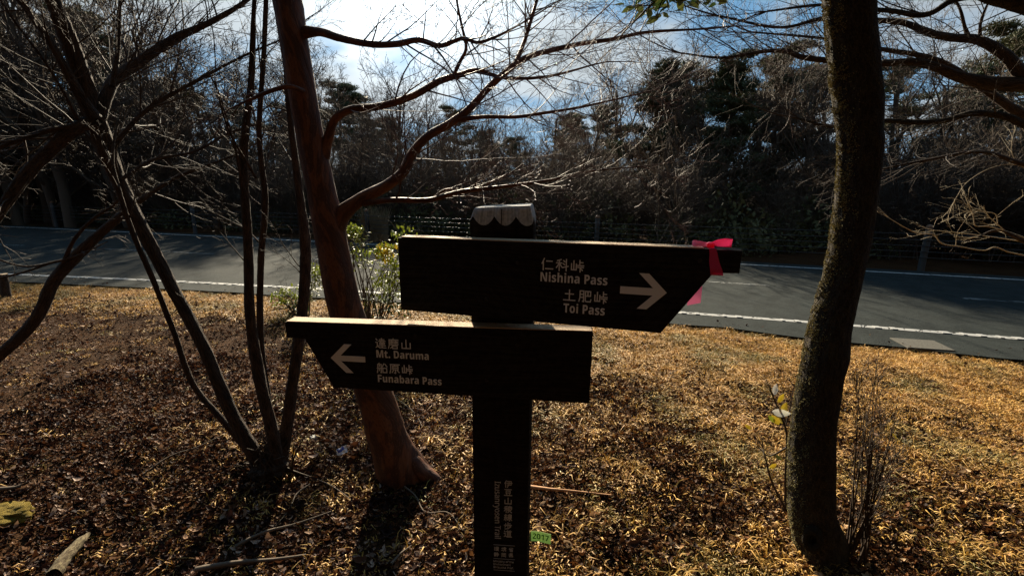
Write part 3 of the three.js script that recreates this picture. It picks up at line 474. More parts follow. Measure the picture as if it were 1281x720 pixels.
  const F7 = limbPart(t, [[150, 225, d + 0.06, 6.5], [190, 200, d + 0.2, 4.6], [240, 190, d + 0.35, 4.0], [290, 165, d + 0.5, 2.6], [340, 150, d + 0.6, 1.6]], barkDark, 42, 8);
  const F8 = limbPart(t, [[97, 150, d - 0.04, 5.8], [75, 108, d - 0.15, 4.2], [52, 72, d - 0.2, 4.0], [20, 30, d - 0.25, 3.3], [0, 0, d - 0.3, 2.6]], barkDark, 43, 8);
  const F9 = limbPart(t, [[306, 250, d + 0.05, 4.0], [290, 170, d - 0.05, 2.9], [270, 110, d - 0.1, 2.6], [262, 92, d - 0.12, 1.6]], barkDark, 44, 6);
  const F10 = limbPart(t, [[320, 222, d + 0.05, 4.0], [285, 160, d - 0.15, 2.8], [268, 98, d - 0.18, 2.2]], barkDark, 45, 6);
  [[A, 13, 0.6], [C, 12, 0.4], [D, 10, 0.35], [E_, 10, 0.35], [F1, 26, 0.55], [F2, 12, 0.45], [F3, 8, 0.45], [F4, 8, 0.45], [F5, 12, 0.45], [F6, 22, 0.5], [F7, 20, 0.45], [F8, 10, 0.4], [B, 5, 0.25]].forEach(([q, c, l], k) => twigsAlong(tw, q[0], q[1], c, l, TW, 200 + k, 0.45 - (k > 3 ? 0.3 : 0)));
  part('twigs', tw.geometry(), twigDark, t, 'stuff');
  // old stump wood and dead shoots round the foot
  const ft = new Tubes(), R = rng(9);
  for (let k = 0; k < 70; k++) { const a = R() * 6.28, q = base.clone().add(V(Math.cos(a) * 0.13 * R(), -0.02, Math.sin(a) * 0.1 * R())); const len = 0.08 + 0.2 * R(); const [p, r] = [[q, q.clone().add(V((R() - 0.5) * 0.12, len * 0.6, (R() - 0.5) * 0.1)), q.clone().add(V((R() - 0.5) * 0.3, len, (R() - 0.5) * 0.25))], [0.007, 0.004, 0.0015]]; ft.add(p, r, 4); }
  part('dead_shoots', ft.geometry(), twigDark, t, 'stuff');
  const knot = new THREE.IcosahedronGeometry(0.1, 4), kp = knot.attributes.position; for (let i = 0; i < kp.count; i++) { const x = kp.getX(i), y = kp.getY(i), z = kp.getZ(i), f = 1 + 0.45 * fbm3(x * 14, y * 14, z * 14, 3); kp.setXYZ(i, x * f, y * f * 0.55, z * f); } knot.computeVertexNormals(); knot.translate(base.x - 0.0, base.y + 0.03, base.z); part('root_collar', knot, barkDark, t);
  rebase(t, base);
}
{ // leaning trunk that comes in from the left
  const t = thing('leaning_tree', 'thin dark crooked trunk leaning in over the verge before the road edge', 'tree'), tw = new Tubes();
  const base = onGround(-150, 560), d = -base.z;
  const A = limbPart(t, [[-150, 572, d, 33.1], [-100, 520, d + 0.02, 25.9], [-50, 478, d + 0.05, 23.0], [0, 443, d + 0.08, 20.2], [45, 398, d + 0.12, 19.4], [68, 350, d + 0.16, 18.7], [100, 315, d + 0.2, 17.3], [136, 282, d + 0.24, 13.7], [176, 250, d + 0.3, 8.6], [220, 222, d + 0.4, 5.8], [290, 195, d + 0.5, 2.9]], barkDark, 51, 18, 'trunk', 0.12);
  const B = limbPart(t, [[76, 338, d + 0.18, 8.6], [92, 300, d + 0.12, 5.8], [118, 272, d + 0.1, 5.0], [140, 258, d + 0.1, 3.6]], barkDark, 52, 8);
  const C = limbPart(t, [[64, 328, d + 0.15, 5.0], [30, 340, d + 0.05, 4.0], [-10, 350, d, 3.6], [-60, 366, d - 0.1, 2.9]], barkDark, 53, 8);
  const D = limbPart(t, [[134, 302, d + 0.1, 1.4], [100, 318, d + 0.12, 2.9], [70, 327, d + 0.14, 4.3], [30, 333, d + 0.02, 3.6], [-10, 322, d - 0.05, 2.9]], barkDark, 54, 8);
  twigsAlong(tw, A[0], A[1], 14, 0.35, TW, 301, 0.6); twigsAlong(tw, B[0], B[1], 4, 0.2, TW, 302, 0.4);
  part('twigs', tw.geometry(), twigDark, t, 'stuff'); rebase(t, base);
}
{ // small cut stake by the road at the left
  const b = onGround(8, 372), [P, R] = spline([b.clone().add(V(0, -0.1, 0)), b.clone().add(V(0.01, 0.12, 0)), b.clone().add(V(0.03, 0.33, 0))], [0.055, 0.05, 0.045], 20);
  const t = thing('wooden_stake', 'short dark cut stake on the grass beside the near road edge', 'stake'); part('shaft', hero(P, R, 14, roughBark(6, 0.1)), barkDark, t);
  const c = new THREE.CircleGeometry(0.046, 14); c.rotateX(-Math.PI / 2 + 0.1); c.translate(b.x + 0.03, b.y + 0.329, b.z); part('cut_face', c, bareWood, t); rebase(t, b);
}
{ // spreading tree whose trunk stands beyond the right of the picture
  const t = thing('spreading_tree', 'bare tree spreading long low limbs past the mossy trunk over the road verge', 'tree'), tw = new Tubes(), L = [];
  const e = 3.3, bx = 4.75, base = V(bx, groundHeight(bx, -3.15), -3.15);
  const [P, R] = spline([base.clone().add(V(0, -0.1, 0)), base.clone().add(V(0.02, 0.6, -0.1)), base.clone().add(V(0, 1.5, -0.3)), base.clone().add(V(-0.1, 2.3, -0.5)), base.clone().add(V(-0.3, 3.4, -0.6)), base.clone().add(V(-0.5, 4.6, -0.6))], [0.17, 0.13, 0.12, 0.11, 0.08, 0.04], 60);
  part('trunk', hero(P, R, 24, roughBark(61, 0.12)), barkMossy, t);
  const add = (list, m, seed, sides = 10) => L.push(limbPart(t, list, m, seed, sides));
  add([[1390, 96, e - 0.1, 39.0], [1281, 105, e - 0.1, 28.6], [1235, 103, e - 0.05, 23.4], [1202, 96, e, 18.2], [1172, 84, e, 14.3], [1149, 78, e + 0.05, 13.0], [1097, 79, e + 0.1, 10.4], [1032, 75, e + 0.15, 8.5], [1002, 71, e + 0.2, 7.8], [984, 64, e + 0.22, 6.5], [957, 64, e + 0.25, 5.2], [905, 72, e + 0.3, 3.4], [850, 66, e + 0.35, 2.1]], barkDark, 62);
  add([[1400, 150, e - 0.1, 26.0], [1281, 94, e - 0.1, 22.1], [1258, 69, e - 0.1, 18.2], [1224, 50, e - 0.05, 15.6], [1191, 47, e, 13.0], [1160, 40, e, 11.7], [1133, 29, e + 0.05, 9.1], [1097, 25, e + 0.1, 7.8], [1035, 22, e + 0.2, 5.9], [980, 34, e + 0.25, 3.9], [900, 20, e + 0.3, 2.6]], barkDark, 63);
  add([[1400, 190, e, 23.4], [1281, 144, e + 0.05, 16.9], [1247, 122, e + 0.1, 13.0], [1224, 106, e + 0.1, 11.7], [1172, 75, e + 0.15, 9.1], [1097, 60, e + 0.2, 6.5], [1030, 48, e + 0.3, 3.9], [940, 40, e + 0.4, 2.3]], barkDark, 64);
  add([[1400, 190, e - 0.3, 20.8], [1281, 155, e - 0.3, 14.3], [1260, 146, e - 0.3, 13.0], [1238, 142, e - 0.28, 11.7], [1213, 142, e - 0.25, 10.4], [1185, 150, e - 0.2, 9.1], [1149, 153, e - 0.15, 8.5], [1108, 151, e - 0.1, 7.2], [1040, 158, e, 5.2], [1000, 148, e + 0.1, 3.2]], barkMossy, 65);
  add([[1420, 60, e - 0.6, 46.8], [1330, 26, e - 0.6, 36.4], [1281, 6, e - 0.6, 28.6], [1236, -6, e - 0.6, 23.4], [1170, -40, e - 0.5, 15.6], [1060, -70, e - 0.3, 10.4]], barkMossy, 66, 14);
  add([[1240, -8, e - 0.6, 11.7], [1191, 1, e - 0.55, 9.8], [1168, 15, e - 0.5, 9.1], [1152, 19, e - 0.45, 8.5], [1120, 14, e - 0.4, 7.2], [1097, 12, e - 0.35, 6.5], [1030, 6, e - 0.2, 4.5], [960, 14, e, 2.6]], barkMossy, 67);
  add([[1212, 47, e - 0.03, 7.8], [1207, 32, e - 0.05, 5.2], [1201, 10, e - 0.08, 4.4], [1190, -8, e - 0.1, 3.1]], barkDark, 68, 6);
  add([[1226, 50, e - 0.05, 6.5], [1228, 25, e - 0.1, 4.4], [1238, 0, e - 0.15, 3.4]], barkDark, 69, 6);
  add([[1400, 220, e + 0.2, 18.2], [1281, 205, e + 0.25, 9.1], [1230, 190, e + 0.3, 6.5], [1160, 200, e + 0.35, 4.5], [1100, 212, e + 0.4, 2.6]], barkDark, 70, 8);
  [[26, 0.75], [20, 0.65], [20, 0.65], [16, 0.55], [10, 0.7], [12, 0.45], [4, 0.3], [4, 0.25], [14, 0.5]].forEach(([c, l], k) => twigsAlong(tw, L[k][0], L[k][1], c, l, TW, 400 + k, 0.25, V(-0.25, 0.05, -0.05)));
  twigsAlong(tw, P, R, 12, 0.9, { ...TW, r: 0.012 }, 420, 0.6);
  part('twigs', tw.geometry(), twigDark, t, 'stuff'); rebase(t, base);
}
{ // low dead shrub at the right, its boughs painted pale as if sunlit
  const base = V(5.1, groundHeight(5.1, -3.55), -3.55), t = thing('dead_shrub', 'low dead shrub with sunlit pale crooked boughs reaching toward the road', 'shrub'), tw = new Tubes(), L = [], e = 3.6;
  const add = (l, s) => L.push(limbPart(t, l, twigPale, s, 7, 'bough', 0.12));
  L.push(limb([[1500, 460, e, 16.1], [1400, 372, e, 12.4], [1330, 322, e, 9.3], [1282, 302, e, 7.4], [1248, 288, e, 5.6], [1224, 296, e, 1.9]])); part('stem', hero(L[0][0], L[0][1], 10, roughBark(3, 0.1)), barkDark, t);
  add([[1330, 332, e, 3.7], [1281, 319, e, 2.5], [1262, 315, e, 2.1], [1245, 309, e, 2.0], [1232, 313, e, 1.9], [1200, 308, e + 0.05, 1.9], [1178, 304, e + 0.05, 1.9], [1168, 293, e + 0.05, 1.6], [1150, 292, e + 0.1, 1.6], [1132, 284, e + 0.1, 1.5], [1112, 272, e + 0.15, 1.1]], 72);
  add([[1290, 300, e, 3.1], [1262, 290, e, 2.1], [1236, 283, e - 0.05, 2.1], [1221, 282, e - 0.05, 1.9], [1218, 270, e - 0.05, 1.6], [1212, 256, e - 0.06, 1.2]], 73);
  add([[1262, 292, e, 1.9], [1248, 280, e, 1.7], [1238, 271, e, 1.4]], 74); add([[1249, 282, e, 1.5], [1246, 268, e, 1.4], [1230, 264, e, 1.1]], 75);
  add([[1300, 305, e, 2.5], [1240, 296, e + 0.1, 1.6], [1200, 291, e + 0.1, 1.4], [1170, 288, e + 0.15, 1.1]], 76);
  add([[1310, 225, e + 0.1, 2.5], [1272, 206, e + 0.1, 1.6], [1240, 210, e + 0.1, 1.2], [1210, 228, e + 0.15, 1.1], [1195, 250, e + 0.15, 1.1]], 77);
  add([[1272, 206, e + 0.1, 1.5], [1266, 186, e + 0.1, 1.4], [1270, 160, e + 0.1, 1.1]], 78);
  L.forEach((q, k) => twigsAlong(tw, q[0], q[1], k ? 3 : 5, 0.2, { ...TW, depth: 2, kids: [2, 2], r: 0.0026 }, 500 + k, 0.3));
  part('twigs', tw.geometry(), twigPale, t, 'stuff'); rebase(t, base);
}

// ---------------------------------------------------------------- shrubs and shoots
function leafyShrub(name, label, base, stems, cloud, mats, count, size, seed, twig = twigGrey) {
  const t = thing(name, label, 'shrub'), R = rng(seed), T = new Tubes();
  for (let k = 0; k < stems; k++) {
    const c = cloud[Math.floor(R() * cloud.length)], q = base.clone().add(V((R() - 0.5) * 0.25, -0.03, (R() - 0.5) * 0.2)), e = c.p.clone().add(V((R() - 0.5) * c.r, (R() - 0.5) * c.r, (R() - 0.5) * c.r));
    const m = q.clone().lerp(e, 0.5).add(V((R() - 0.5) * 0.15, 0.05, (R() - 0.5) * 0.12)); const [P, Q] = spline([q, m, e], [0.009, 0.006, 0.0025], 10); T.add(P, Q, 5); twigsAlong(T, P, Q, 6, 0.18, { ...TW, depth: 1, kids: [3], r: 0.003 }, seed + k, 0.35);
  }
  part('stems', T.geometry(), twig, t, 'stuff');
  const byMat = new Map();
  for (let k = 0; k < count; k++) {
    const c = cloud[Math.floor(R() * cloud.length)], v = V(R() - 0.5, R() - 0.5, R() - 0.5).normalize().multiplyScalar(c.r * Math.pow(R(), 0.5)), m = c.m ?? mats[Math.floor(R() * mats.length)];
    const len = size * (0.6 + 0.8 * R()), g = leafGeo(len, len * 0.48, (R() - 0.5) * 0.4); g.rotateX(-0.9 + (R() - 0.5) * 1.8); g.rotateY(R() * 6.28); g.translate(c.p.x + v.x, c.p.y + v.y * 0.9, c.p.z + v.z); if (!byMat.has(m)) byMat.set(m, []); byMat.get(m).push(g);
  }
  for (const [m, gs] of byMat) part('leaves', mergeGeometries(gs), m, t, 'stuff');
  return rebase(t, base);
}
{
  const d = 4.3, b1 = onGround(462, 424);
  const c = (x, y, r, m, dd = d) => ({ p: at(x, y, dd), r, m });
  leafyShrub('evergreen_shrub', 'leafy shrub with lime and yellow leaves between the red tree and upper board', b1, 26, [c(440, 290, 0.1, leafLime), c(446, 300, 0.14, leafOlive), c(450, 325, 0.16, leafLime), c(480, 315, 0.11, leafLime), c(484, 318, 0.12, leafYellow), c(490, 330, 0.14, leafLime), c(482, 350, 0.16, leafLime), c(490, 360, 0.18, leafLime), c(500, 345, 0.16, leafOlive), c(470, 380, 0.24, leafOlive), c(495, 385, 0.2, leafDeep), c(505, 300, 0.14, leafLime)], [leafOlive], 1250, 0.04, 601);
  const b2 = onGround(372, 398), d2 = -b2.z;
  leafyShrub('evergreen_shrub', 'low bright green bush between the clump stems and the red trunk', b2, 14, [c(352, 375, 0.14, leafLime, d2), c(365, 372, 0.16, leafLime, d2), c(385, 365, 0.18, leafOlive, d2), c(395, 350, 0.16, leafOlive, d2), c(395, 340, 0.12, leafLime, d2), c(372, 385, 0.16, leafDeep, d2)], [leafLime, leafOlive], 680, 0.04, 602);
}
{ // dry pale grass clump across the road
  const T = new Tubes(), R = rng(31), b = V(-4.1, 0, farLine(-4.1) - 1.1); b.y = groundHeight(b.x, b.z);
  for (let k = 0; k < 420; k++) { const q = b.clone().add(V((R() - 0.5) * 0.7, 0, (R() - 0.5) * 0.5)), h = 0.55 + 0.5 * R(), l = V((R() - 0.5) * 0.5, h, (R() - 0.5) * 0.4); T.add([q, q.clone().add(V(l.x * 0.3, h * 0.6, l.z * 0.3)), q.clone().add(l)], [0.006, 0.005, 0.002], 3); }
  const m = top('pampas_clump', T.geometry(), mat([0.3, 0.22, 0.12], 0.9, { transmission: 0.3, thickness: 0 }), 'pale dry grass clump across the road behind the signpost', 'grass clump'); m.geometry.translate(-b.x, -b.y, -b.z); m.position.copy(b);
}
{ // brush of bare shoots at the foot of the mossy trunk
  const base = onGround(1070, 705), d = -base.z, t = thing('bare_shoots', 'tuft of thin dark upright shoots growing beside the mossy trunk', 'shoots'), T = new Tubes(), R = rng(41);
  for (let k = 0; k < 19; k++) {
    const q = base.clone().add(V((R() - 0.5) * 0.09, -0.02, (R() - 0.5) * 0.1)), right = R() < 0.45, e = right ? at(lerp(1075, 1125, R()), lerp(520, 600, R()), d - 0.05 + 0.15 * R()) : at(lerp(1062, 1098, R()), lerp(478, 560, R() * R()), d + 0.14 * (R() - 0.5));
    const [P, Q] = spline([q, q.clone().lerp(e, 0.45).add(V((R() - 0.3) * 0.05, 0.02, (R() - 0.5) * 0.05)), e], [0.0045, 0.0032, 0.0012], 12); T.add(P, Q, 5); twigsAlong(T, P, Q, 7, 0.11, { ...TW, step: [0.03], depth: 1, kids: [3], r: 0.0022, min: 0.0009, up: [0.5] }, 900 + k, 0.25);
  }
  part('stems', T.geometry(), twigDark, t, 'stuff'); leaf(at(1122, 549, d), 0.025, R, leafYellow, t);
  for (let k = 0; k < 9; k++) leaf(at(lerp(1065, 1112, R()), lerp(540, 670, R()), d + 0.02), 0.03, R, mat([0.09, 0.05, 0.03]), t);
  rebase(t, base);
}
{ // sapling with last yellow and white leaves
  const base = onGround(985, 650), d = -base.z, t = thing('sapling', 'slim sapling with a few yellow and white leaves left of the mossy trunk', 'sapling'), R = rng(43), T = new Tubes();
  for (const l of [[[985, 652, d, 5], [983, 600, d, 4], [984, 540, d, 3.4], [975, 515, d, 2.6], [966, 492, d, 2]], [[984, 560, d, 3], [962, 570, d + 0.02, 2], [950, 560, d + 0.02, 1.4]], [[985, 640, d, 4], [965, 600, d - 0.04, 3], [955, 560, d - 0.05, 2]], [[984, 530, d, 2.4], [990, 505, d, 1.8]]]) { const [P, Q] = limb(l); T.add(P, Q, 6); twigsAlong(T, P, Q, 4, 0.1, { ...TW, depth: 1, kids: [2], r: 0.002 }, 950 + l.length, 0.3); }
  part('stem', T.geometry(), twigDark, t);
  for (const [x, y, s, m] of [[969, 494, 0.053, leafPale], [966, 514, 0.075, leafPale], [973, 503, 0.051, leafYellow], [979, 516, 0.051, leafYellow], [975, 531, 0.054, leafYellow], [982, 529, 0.045, leafYellow], [940, 537, 0.033, leafYellow], [963, 585, 0.039, leafYellow], [978, 575, 0.033, leafOlive], [970, 528, 0.042, leafLime], [985, 520, 0.039, leafLime]]) leaf(at(x, y, d), s, R, m, t, 0.3, 0.25);
  rebase(t, base);
}

// ---------------------------------------------------------------- litter, sticks and stray things on the verge
{
  const R = rng(71), tilt = new THREE.Euler(), q = new THREE.Quaternion(), m4 = new THREE.Matrix4();
  const litterGeo = (w, l, curl) => { const g = new THREE.PlaneGeometry(w, l, 2, 3), p = g.attributes.position; for (let i = 0; i < p.count; i++) { const v = p.getY(i) / l + 0.5, k = Math.sin(Math.PI * clamp(v * 0.9 + 0.06, 0, 1)); p.setX(i, p.getX(i) * k); p.setZ(i, curl * l * (v - 0.5) ** 2 * 2 + Math.abs(p.getX(i)) * curl * 0.8); } g.rotateX(-Math.PI / 2); g.computeVertexNormals(); return g; };
  const kinds = [[litterGeo(0.015, 0.034, 0.6), 66000], [litterGeo(0.01, 0.022, 0.9), 120000], [litterGeo(0.026, 0.046, 0.7), 15000], [litterGeo(0.003, 0.05, 0.25), 9000]];
  const litterMat = mat([1, 1, 1], 0.7, { transmission: 0.28, thickness: 0, specularIntensity: 0.15 });
  const tones = [[0.02, 0.0085, 0.005], [0.036, 0.0145, 0.0075], [0.056, 0.022, 0.0095], [0.04, 0.017, 0.01], [0.09, 0.034, 0.012], [0.13, 0.05, 0.015], [0.18, 0.08, 0.026], [0.32, 0.185, 0.085], [0.52, 0.37, 0.22]];
  kinds.forEach(([g, n]) => {
    const im = new THREE.InstancedMesh(g, litterMat, n); im.name = numbered('leaf_litter'); im.userData.kind = 'stuff'; tag(im, 'brown fallen leaves carpeting the verge', 'leaf litter'); let c = 0;
    while (c < n) {
      const near = R() < 0.4, x = near ? (R() - 0.5) * 7 : (R() - 0.64) * 19, z = near ? -1.0 - 3.0 * R() : -1.2 - 7 * R();
      const e = z - nearEdge(x); if (e < 0.05 && (e < -0.5 || R() > 0.06 * smooth(e, -0.5, 0.05) + 0.02)) continue; const right = smooth(x, -0.4, 1.2); if (R() > lerp(0.45, 1, smooth(n2(x * 1.7, z * 1.7 + 40) + 0.6 * n2(x * 5, z * 5), -0.6, 0.1)) * lerp(1, 0.75, right) * lerp(0.3, 1, smooth(e, 0.2, 1.3))) continue;
      const y = Math.max(groundHeight(x, z), e < 0.02 ? 0.002 : -1) + 0.004 + 0.018 * R() * R(); tilt.set((R() - 0.5) * 1.7, R() * 6.28, (R() - 0.5) * 1.7); q.setFromEuler(tilt); const s = 0.45 + 0.5 * R() + 0.6 * R() ** 5;
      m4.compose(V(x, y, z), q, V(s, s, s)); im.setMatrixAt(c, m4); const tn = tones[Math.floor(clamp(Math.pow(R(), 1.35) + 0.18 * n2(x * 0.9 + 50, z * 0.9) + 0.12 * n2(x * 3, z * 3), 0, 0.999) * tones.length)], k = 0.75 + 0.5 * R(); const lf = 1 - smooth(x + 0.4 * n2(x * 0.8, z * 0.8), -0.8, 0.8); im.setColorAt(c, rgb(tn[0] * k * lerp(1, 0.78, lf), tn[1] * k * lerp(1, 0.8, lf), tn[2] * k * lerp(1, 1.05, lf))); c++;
    }
    shade(im); scene.add(im);
  });
  const blade = (n, h, spread, seed) => { // a tuft of dry blades
    const Q = rng(seed), p = [], idx = []; for (let k = 0; k < n; k++) { const a = Q() * 6.28, x = (Q() - 0.5) * spread, z = (Q() - 0.5) * spread, l = h * (0.5 + 0.7 * Q()), lean = 0.5 + 1.1 * Q(), dx = Math.cos(a), dz = Math.sin(a), w = 0.0013 + 0.0011 * Q(), b = p.length / 3; const P1 = [x + dx * l * 0.35 * lean, l * 0.5, z + dz * l * 0.35 * lean], P2 = [x + dx * l * 0.9 * lean, l * lerp(0.75, 0.2, lean - 0.5), z + dz * l * 0.9 * lean]; p.push(x - dz * w, 0, z + dx * w, x + dz * w, 0, z - dx * w, P1[0] - dz * w, P1[1], P1[2] + dx * w, P1[0] + dz * w, P1[1], P1[2] - dx * w, ...P2); idx.push(b, b + 1, b + 2, b + 1, b + 3, b + 2, b + 2, b + 3, b + 4); }
    const g = new THREE.BufferGeometry(); g.setAttribute('position', new THREE.Float32BufferAttribute(p, 3)); g.setIndex(idx); g.computeVertexNormals(); return g;
  };
  const grassMat = mat([1, 1, 1], 0.7, { transmission: 0.3, thickness: 0 });
  [[blade(18, 0.045, 0.09, 1), 6000, 0], [blade(26, 0.032, 0.1, 2), 19000, 1], [blade(12, 0.075, 0.06, 3), 700, 2]].forEach(([g, n, kind]) => {
    const im = new THREE.InstancedMesh(g, grassMat, n); im.name = numbered('dry_grass'); im.userData.kind = 'stuff'; tag(im, 'short dry straw coloured grass over the verge', 'grass'); let c = 0;
    while (c < n) {
      const near = R() < 0.42, x = near ? (R() - 0.35) * 6 : (R() - 0.5) * 19, z = near ? -1.0 - 3.2 * R() : -1.2 - 8 * R(); const e = z - nearEdge(x); if (e < -0.02 + 0.08 * n2(x * 3, z * 3)) continue;
      const right = smooth(x + 0.5 * n2(x * 0.7, z * 0.7), -0.3, 0.9), turf = 1 - smooth(e + 0.4 * n2(x * 0.9, z * 0.9) - 0.6 * smooth(x, 0, 2), 0.6, 1.9); if (R() > Math.max(right * lerp(1, 0.55, smooth(e, 1.8, 3)) * (0.08 + 0.6 * smooth(n2(x * 1.1 + 9, z * 1.1) + 0.7 * n2(x * 4, z * 4 + 5), -0.2, 0.8)), turf * (0.55 + 0.45 * smooth(n2(x * 3, z * 3), -0.5, 0.3)), 0.04)) continue;
      tilt.set((R() - 0.5) * 0.4, R() * 6.28, (R() - 0.5) * 0.4); q.setFromEuler(tilt); const s = 0.6 + 0.7 * R(); m4.compose(V(x, groundHeight(x, z) - 0.003, z), q, V(s, s, s)); im.setMatrixAt(c, m4);
      const green = smooth(n2(x * 0.9 + 31, z * 0.9), 0.15, 0.6) * R(), k = 0.7 + 0.6 * R(); const col = mixc(mixc([0.3, 0.14, 0.02], [0.6, 0.36, 0.075], R()), [0.13, 0.14, 0.03], green * 0.85); im.setColorAt(c, rgb(col[0] * k, col[1] * k, col[2] * k)); c++;
    }
    shade(im); scene.add(im);
  });
}
function stick(label, list, w, m, group, seed) {
  const pts = list.map(([x, y]) => onGround(x, y)).map((p, i) => p.add(V(0, 0.012 + w / 2 + 0.006 * (i % 2), 0))), [P, R] = spline(pts, pts.map((_, i) => w / 2 * (1 - 0.6 * i / (pts.length - 1))), list.length * 8);
  const b = pts[0].clone(), g = hero(P, R, 8, roughBark(seed, 0.18, 1.2, 20)); g.translate(-b.x, -b.y, -b.z); const o = top('fallen_stick', g, m, label, 'stick', group); o.position.copy(b); return o;
}
const SG = 'sticks lying on the leaf litter';
const orangeStick = mat([0.4, 0.21, 0.1], 0.75), greyStick = mat([0.1, 0.076, 0.055], 0.85);
stick('pale orange stick lying on the grass right of the signpost', [[662, 622], [690, 627], [720, 629], [764, 632]], 0.02, orangeStick, SG, 1);
stick('long straight grey stick lying before the multi-stem clump', [[295, 690], [330, 677], [370, 665], [415, 650]], 0.018, greyStick, SG, 2);
stick('thick grey stick lying below the long straight one', [[246, 718], [300, 716], [345, 711], [384, 706]], 0.024, greyStick, SG, 3);
stick('curved grey twig reaching from the clump toward the red tree', [[350, 580], [362, 592], [390, 600], [415, 612], [440, 630]], 0.01, greyStick, SG, 4);
stick('crooked twig lying between the clump and the long straight stick', [[388, 608], [372, 622], [362, 645], [342, 672]], 0.009, greyStick, SG, 5);
stick('bent thin twig on the litter between red tree and signpost', [[502, 612], [520, 630], [533, 652], [560, 656], [580, 680]], 0.009, greyStick, SG, 6);
stick('short twig forked from litter near the foot of the signpost', [[490, 720], [502, 706], [515, 694]], 0.012, greyStick, SG, 7);
stick('dark short log end lying beside the yellow moss mound', [[-30, 624], [0, 622], [24, 618], [30, 616]], 0.03, greyStick, SG, 8);
stick('straight thin twig among leaves left of the clump', [[180, 600], [215, 582], [250, 568], [290, 548]], 0.009, greyStick, SG, 9);
stick('thin twig leaning in litter beside the lower board end', [[485, 497], [505, 512], [520, 524], [528, 540]], 0.009, greyStick, SG, 10);
stick('pale stick behind the signpost just under the lower board', [[555, 486], [575, 496], [596, 508]], 0.014, orangeStick, SG, 11);
{ // lichen-grown log piece
  const pts = [onGround(68, 724), onGround(84, 702), onGround(100, 684), onGround(112, 672)].map((p) => p.add(V(0, 0.02, 0))), [P, R] = spline(pts, [0.028, 0.027, 0.022, 0.008], 40), g = hero(P, R, 18, roughBark(13, 0.25, 1.6, 12)), b = pts[0].clone(); g.translate(-b.x, -b.y, -b.z);
  const m = tex(256, (u, v, n) => mixc([0.05, 0.034, 0.018], [0.16, 0.13, 0.07], smooth(n(30, 14, 2) + 0.8 * n(90, 60, 3), -0.5, 0.7)), true, [4, 4]); top('rotten_log', g, mat([1, 1, 1], 0.95, { map: m }), 'short rotten log flecked with pale lichen on leaf litter', 'log').position.copy(b);
  const q = onGround(8, 648), s = new THREE.SphereGeometry(0.1, 40, 24, 0, 6.2832, 0, 1.6), p = s.attributes.position; for (let i = 0; i < p.count; i++) { const x = p.getX(i), y = p.getY(i), z = p.getZ(i), f = 1 + 0.35 * fbm3(x * 9, y * 9, z * 9, 4); p.setXYZ(i, x * f * 1.25, y * f * 0.55, z * f * 0.9); } s.computeVertexNormals();
  const mm = tex(256, (u, v, n) => mixc([0.12, 0.085, 0.012], [0.42, 0.3, 0.035], 0.5 + 0.6 * n(40, 40, 2)), true, [6, 6]), mb = tex(256, (u, v, n) => 0.5 + 0.5 * n(60, 60, 2), false, [6, 6]); top('moss_mound', s, mat([1, 1, 1], 1, { map: mm, bumpMap: mb, bumpScale: 0.012 }), 'yellow moss mound on the leaf litter beside a dark log end', 'moss').position.copy(q.add(V(0, -0.01, 0)));
}
{ // litter left by people
  const g = new THREE.PlaneGeometry(0.062, 0.045, 8, 6), p = g.attributes.position; for (let i = 0; i < p.count; i++) p.setZ(i, 0.012 * n2(p.getX(i) * 40, p.getY(i) * 40)); g.rotateX(-Math.PI / 2); g.computeVertexNormals();
  const c = document.createElement('canvas'); c.width = c.height = 128; const x = c.getContext('2d'); x.fillStyle = '#d8dce6'; x.fillRect(0, 0, 128, 128); x.fillStyle = '#3b55b8'; x.fillRect(14, 8, 84, 62); x.fillStyle = '#e9ecf4'; x.fillRect(30, 26, 40, 8); const t = new THREE.CanvasTexture(c); t.colorSpace = THREE.SRGBColorSpace;
  const w = top('candy_wrapper', g, new THREE.MeshPhysicalMaterial({ map: t, roughness: 0.35, side: THREE.DoubleSide, transmission: 0.3, thickness: 0 }), 'crumpled blue and white wrapper on leaves beside the red tree', 'wrapper'); w.position.copy(onGround(428, 571)).add(V(0, 0.035, 0)); w.rotation.set(0.7, 0.5, 0.1);
  const s = new THREE.IcosahedronGeometry(0.022, 3), q = s.attributes.position; for (let i = 0; i < q.count; i++) { const X = q.getX(i), Y = q.getY(i), Z = q.getZ(i), f = 1 + 0.5 * n3(X * 40, Y * 40, Z * 40); q.setXYZ(i, X * f, Y * f * 0.7, Z * f); } s.computeVertexNormals(); top('pale_stone', s, mat([0.36, 0.35, 0.32], 0.9), 'small pale stone on leaves between the clump and red tree', 'stone').position.copy(onGround(393, 549)).add(V(0, 0.01, 0));
  const sl = new RoundedBoxGeometry(0.42, 0.06, 0.32, 2, 0.008); sl.rotateY(-0.2); const so = top('concrete_slab', sl, mat([0.085, 0.08, 0.066], 0.95, { map: tex(256, (u, v, n) => { const k = 0.8 + 0.3 * n(20, 20, 1) + 0.2 * n(70, 70, 2); return [k, k, k]; }, true), bumpScale: 0.002 }), 'flat concrete slab set in the grass at the near road edge', 'slab'); const sp = onGround(1153, 431); so.position.set(sp.x, -0.018, sp.z);
}

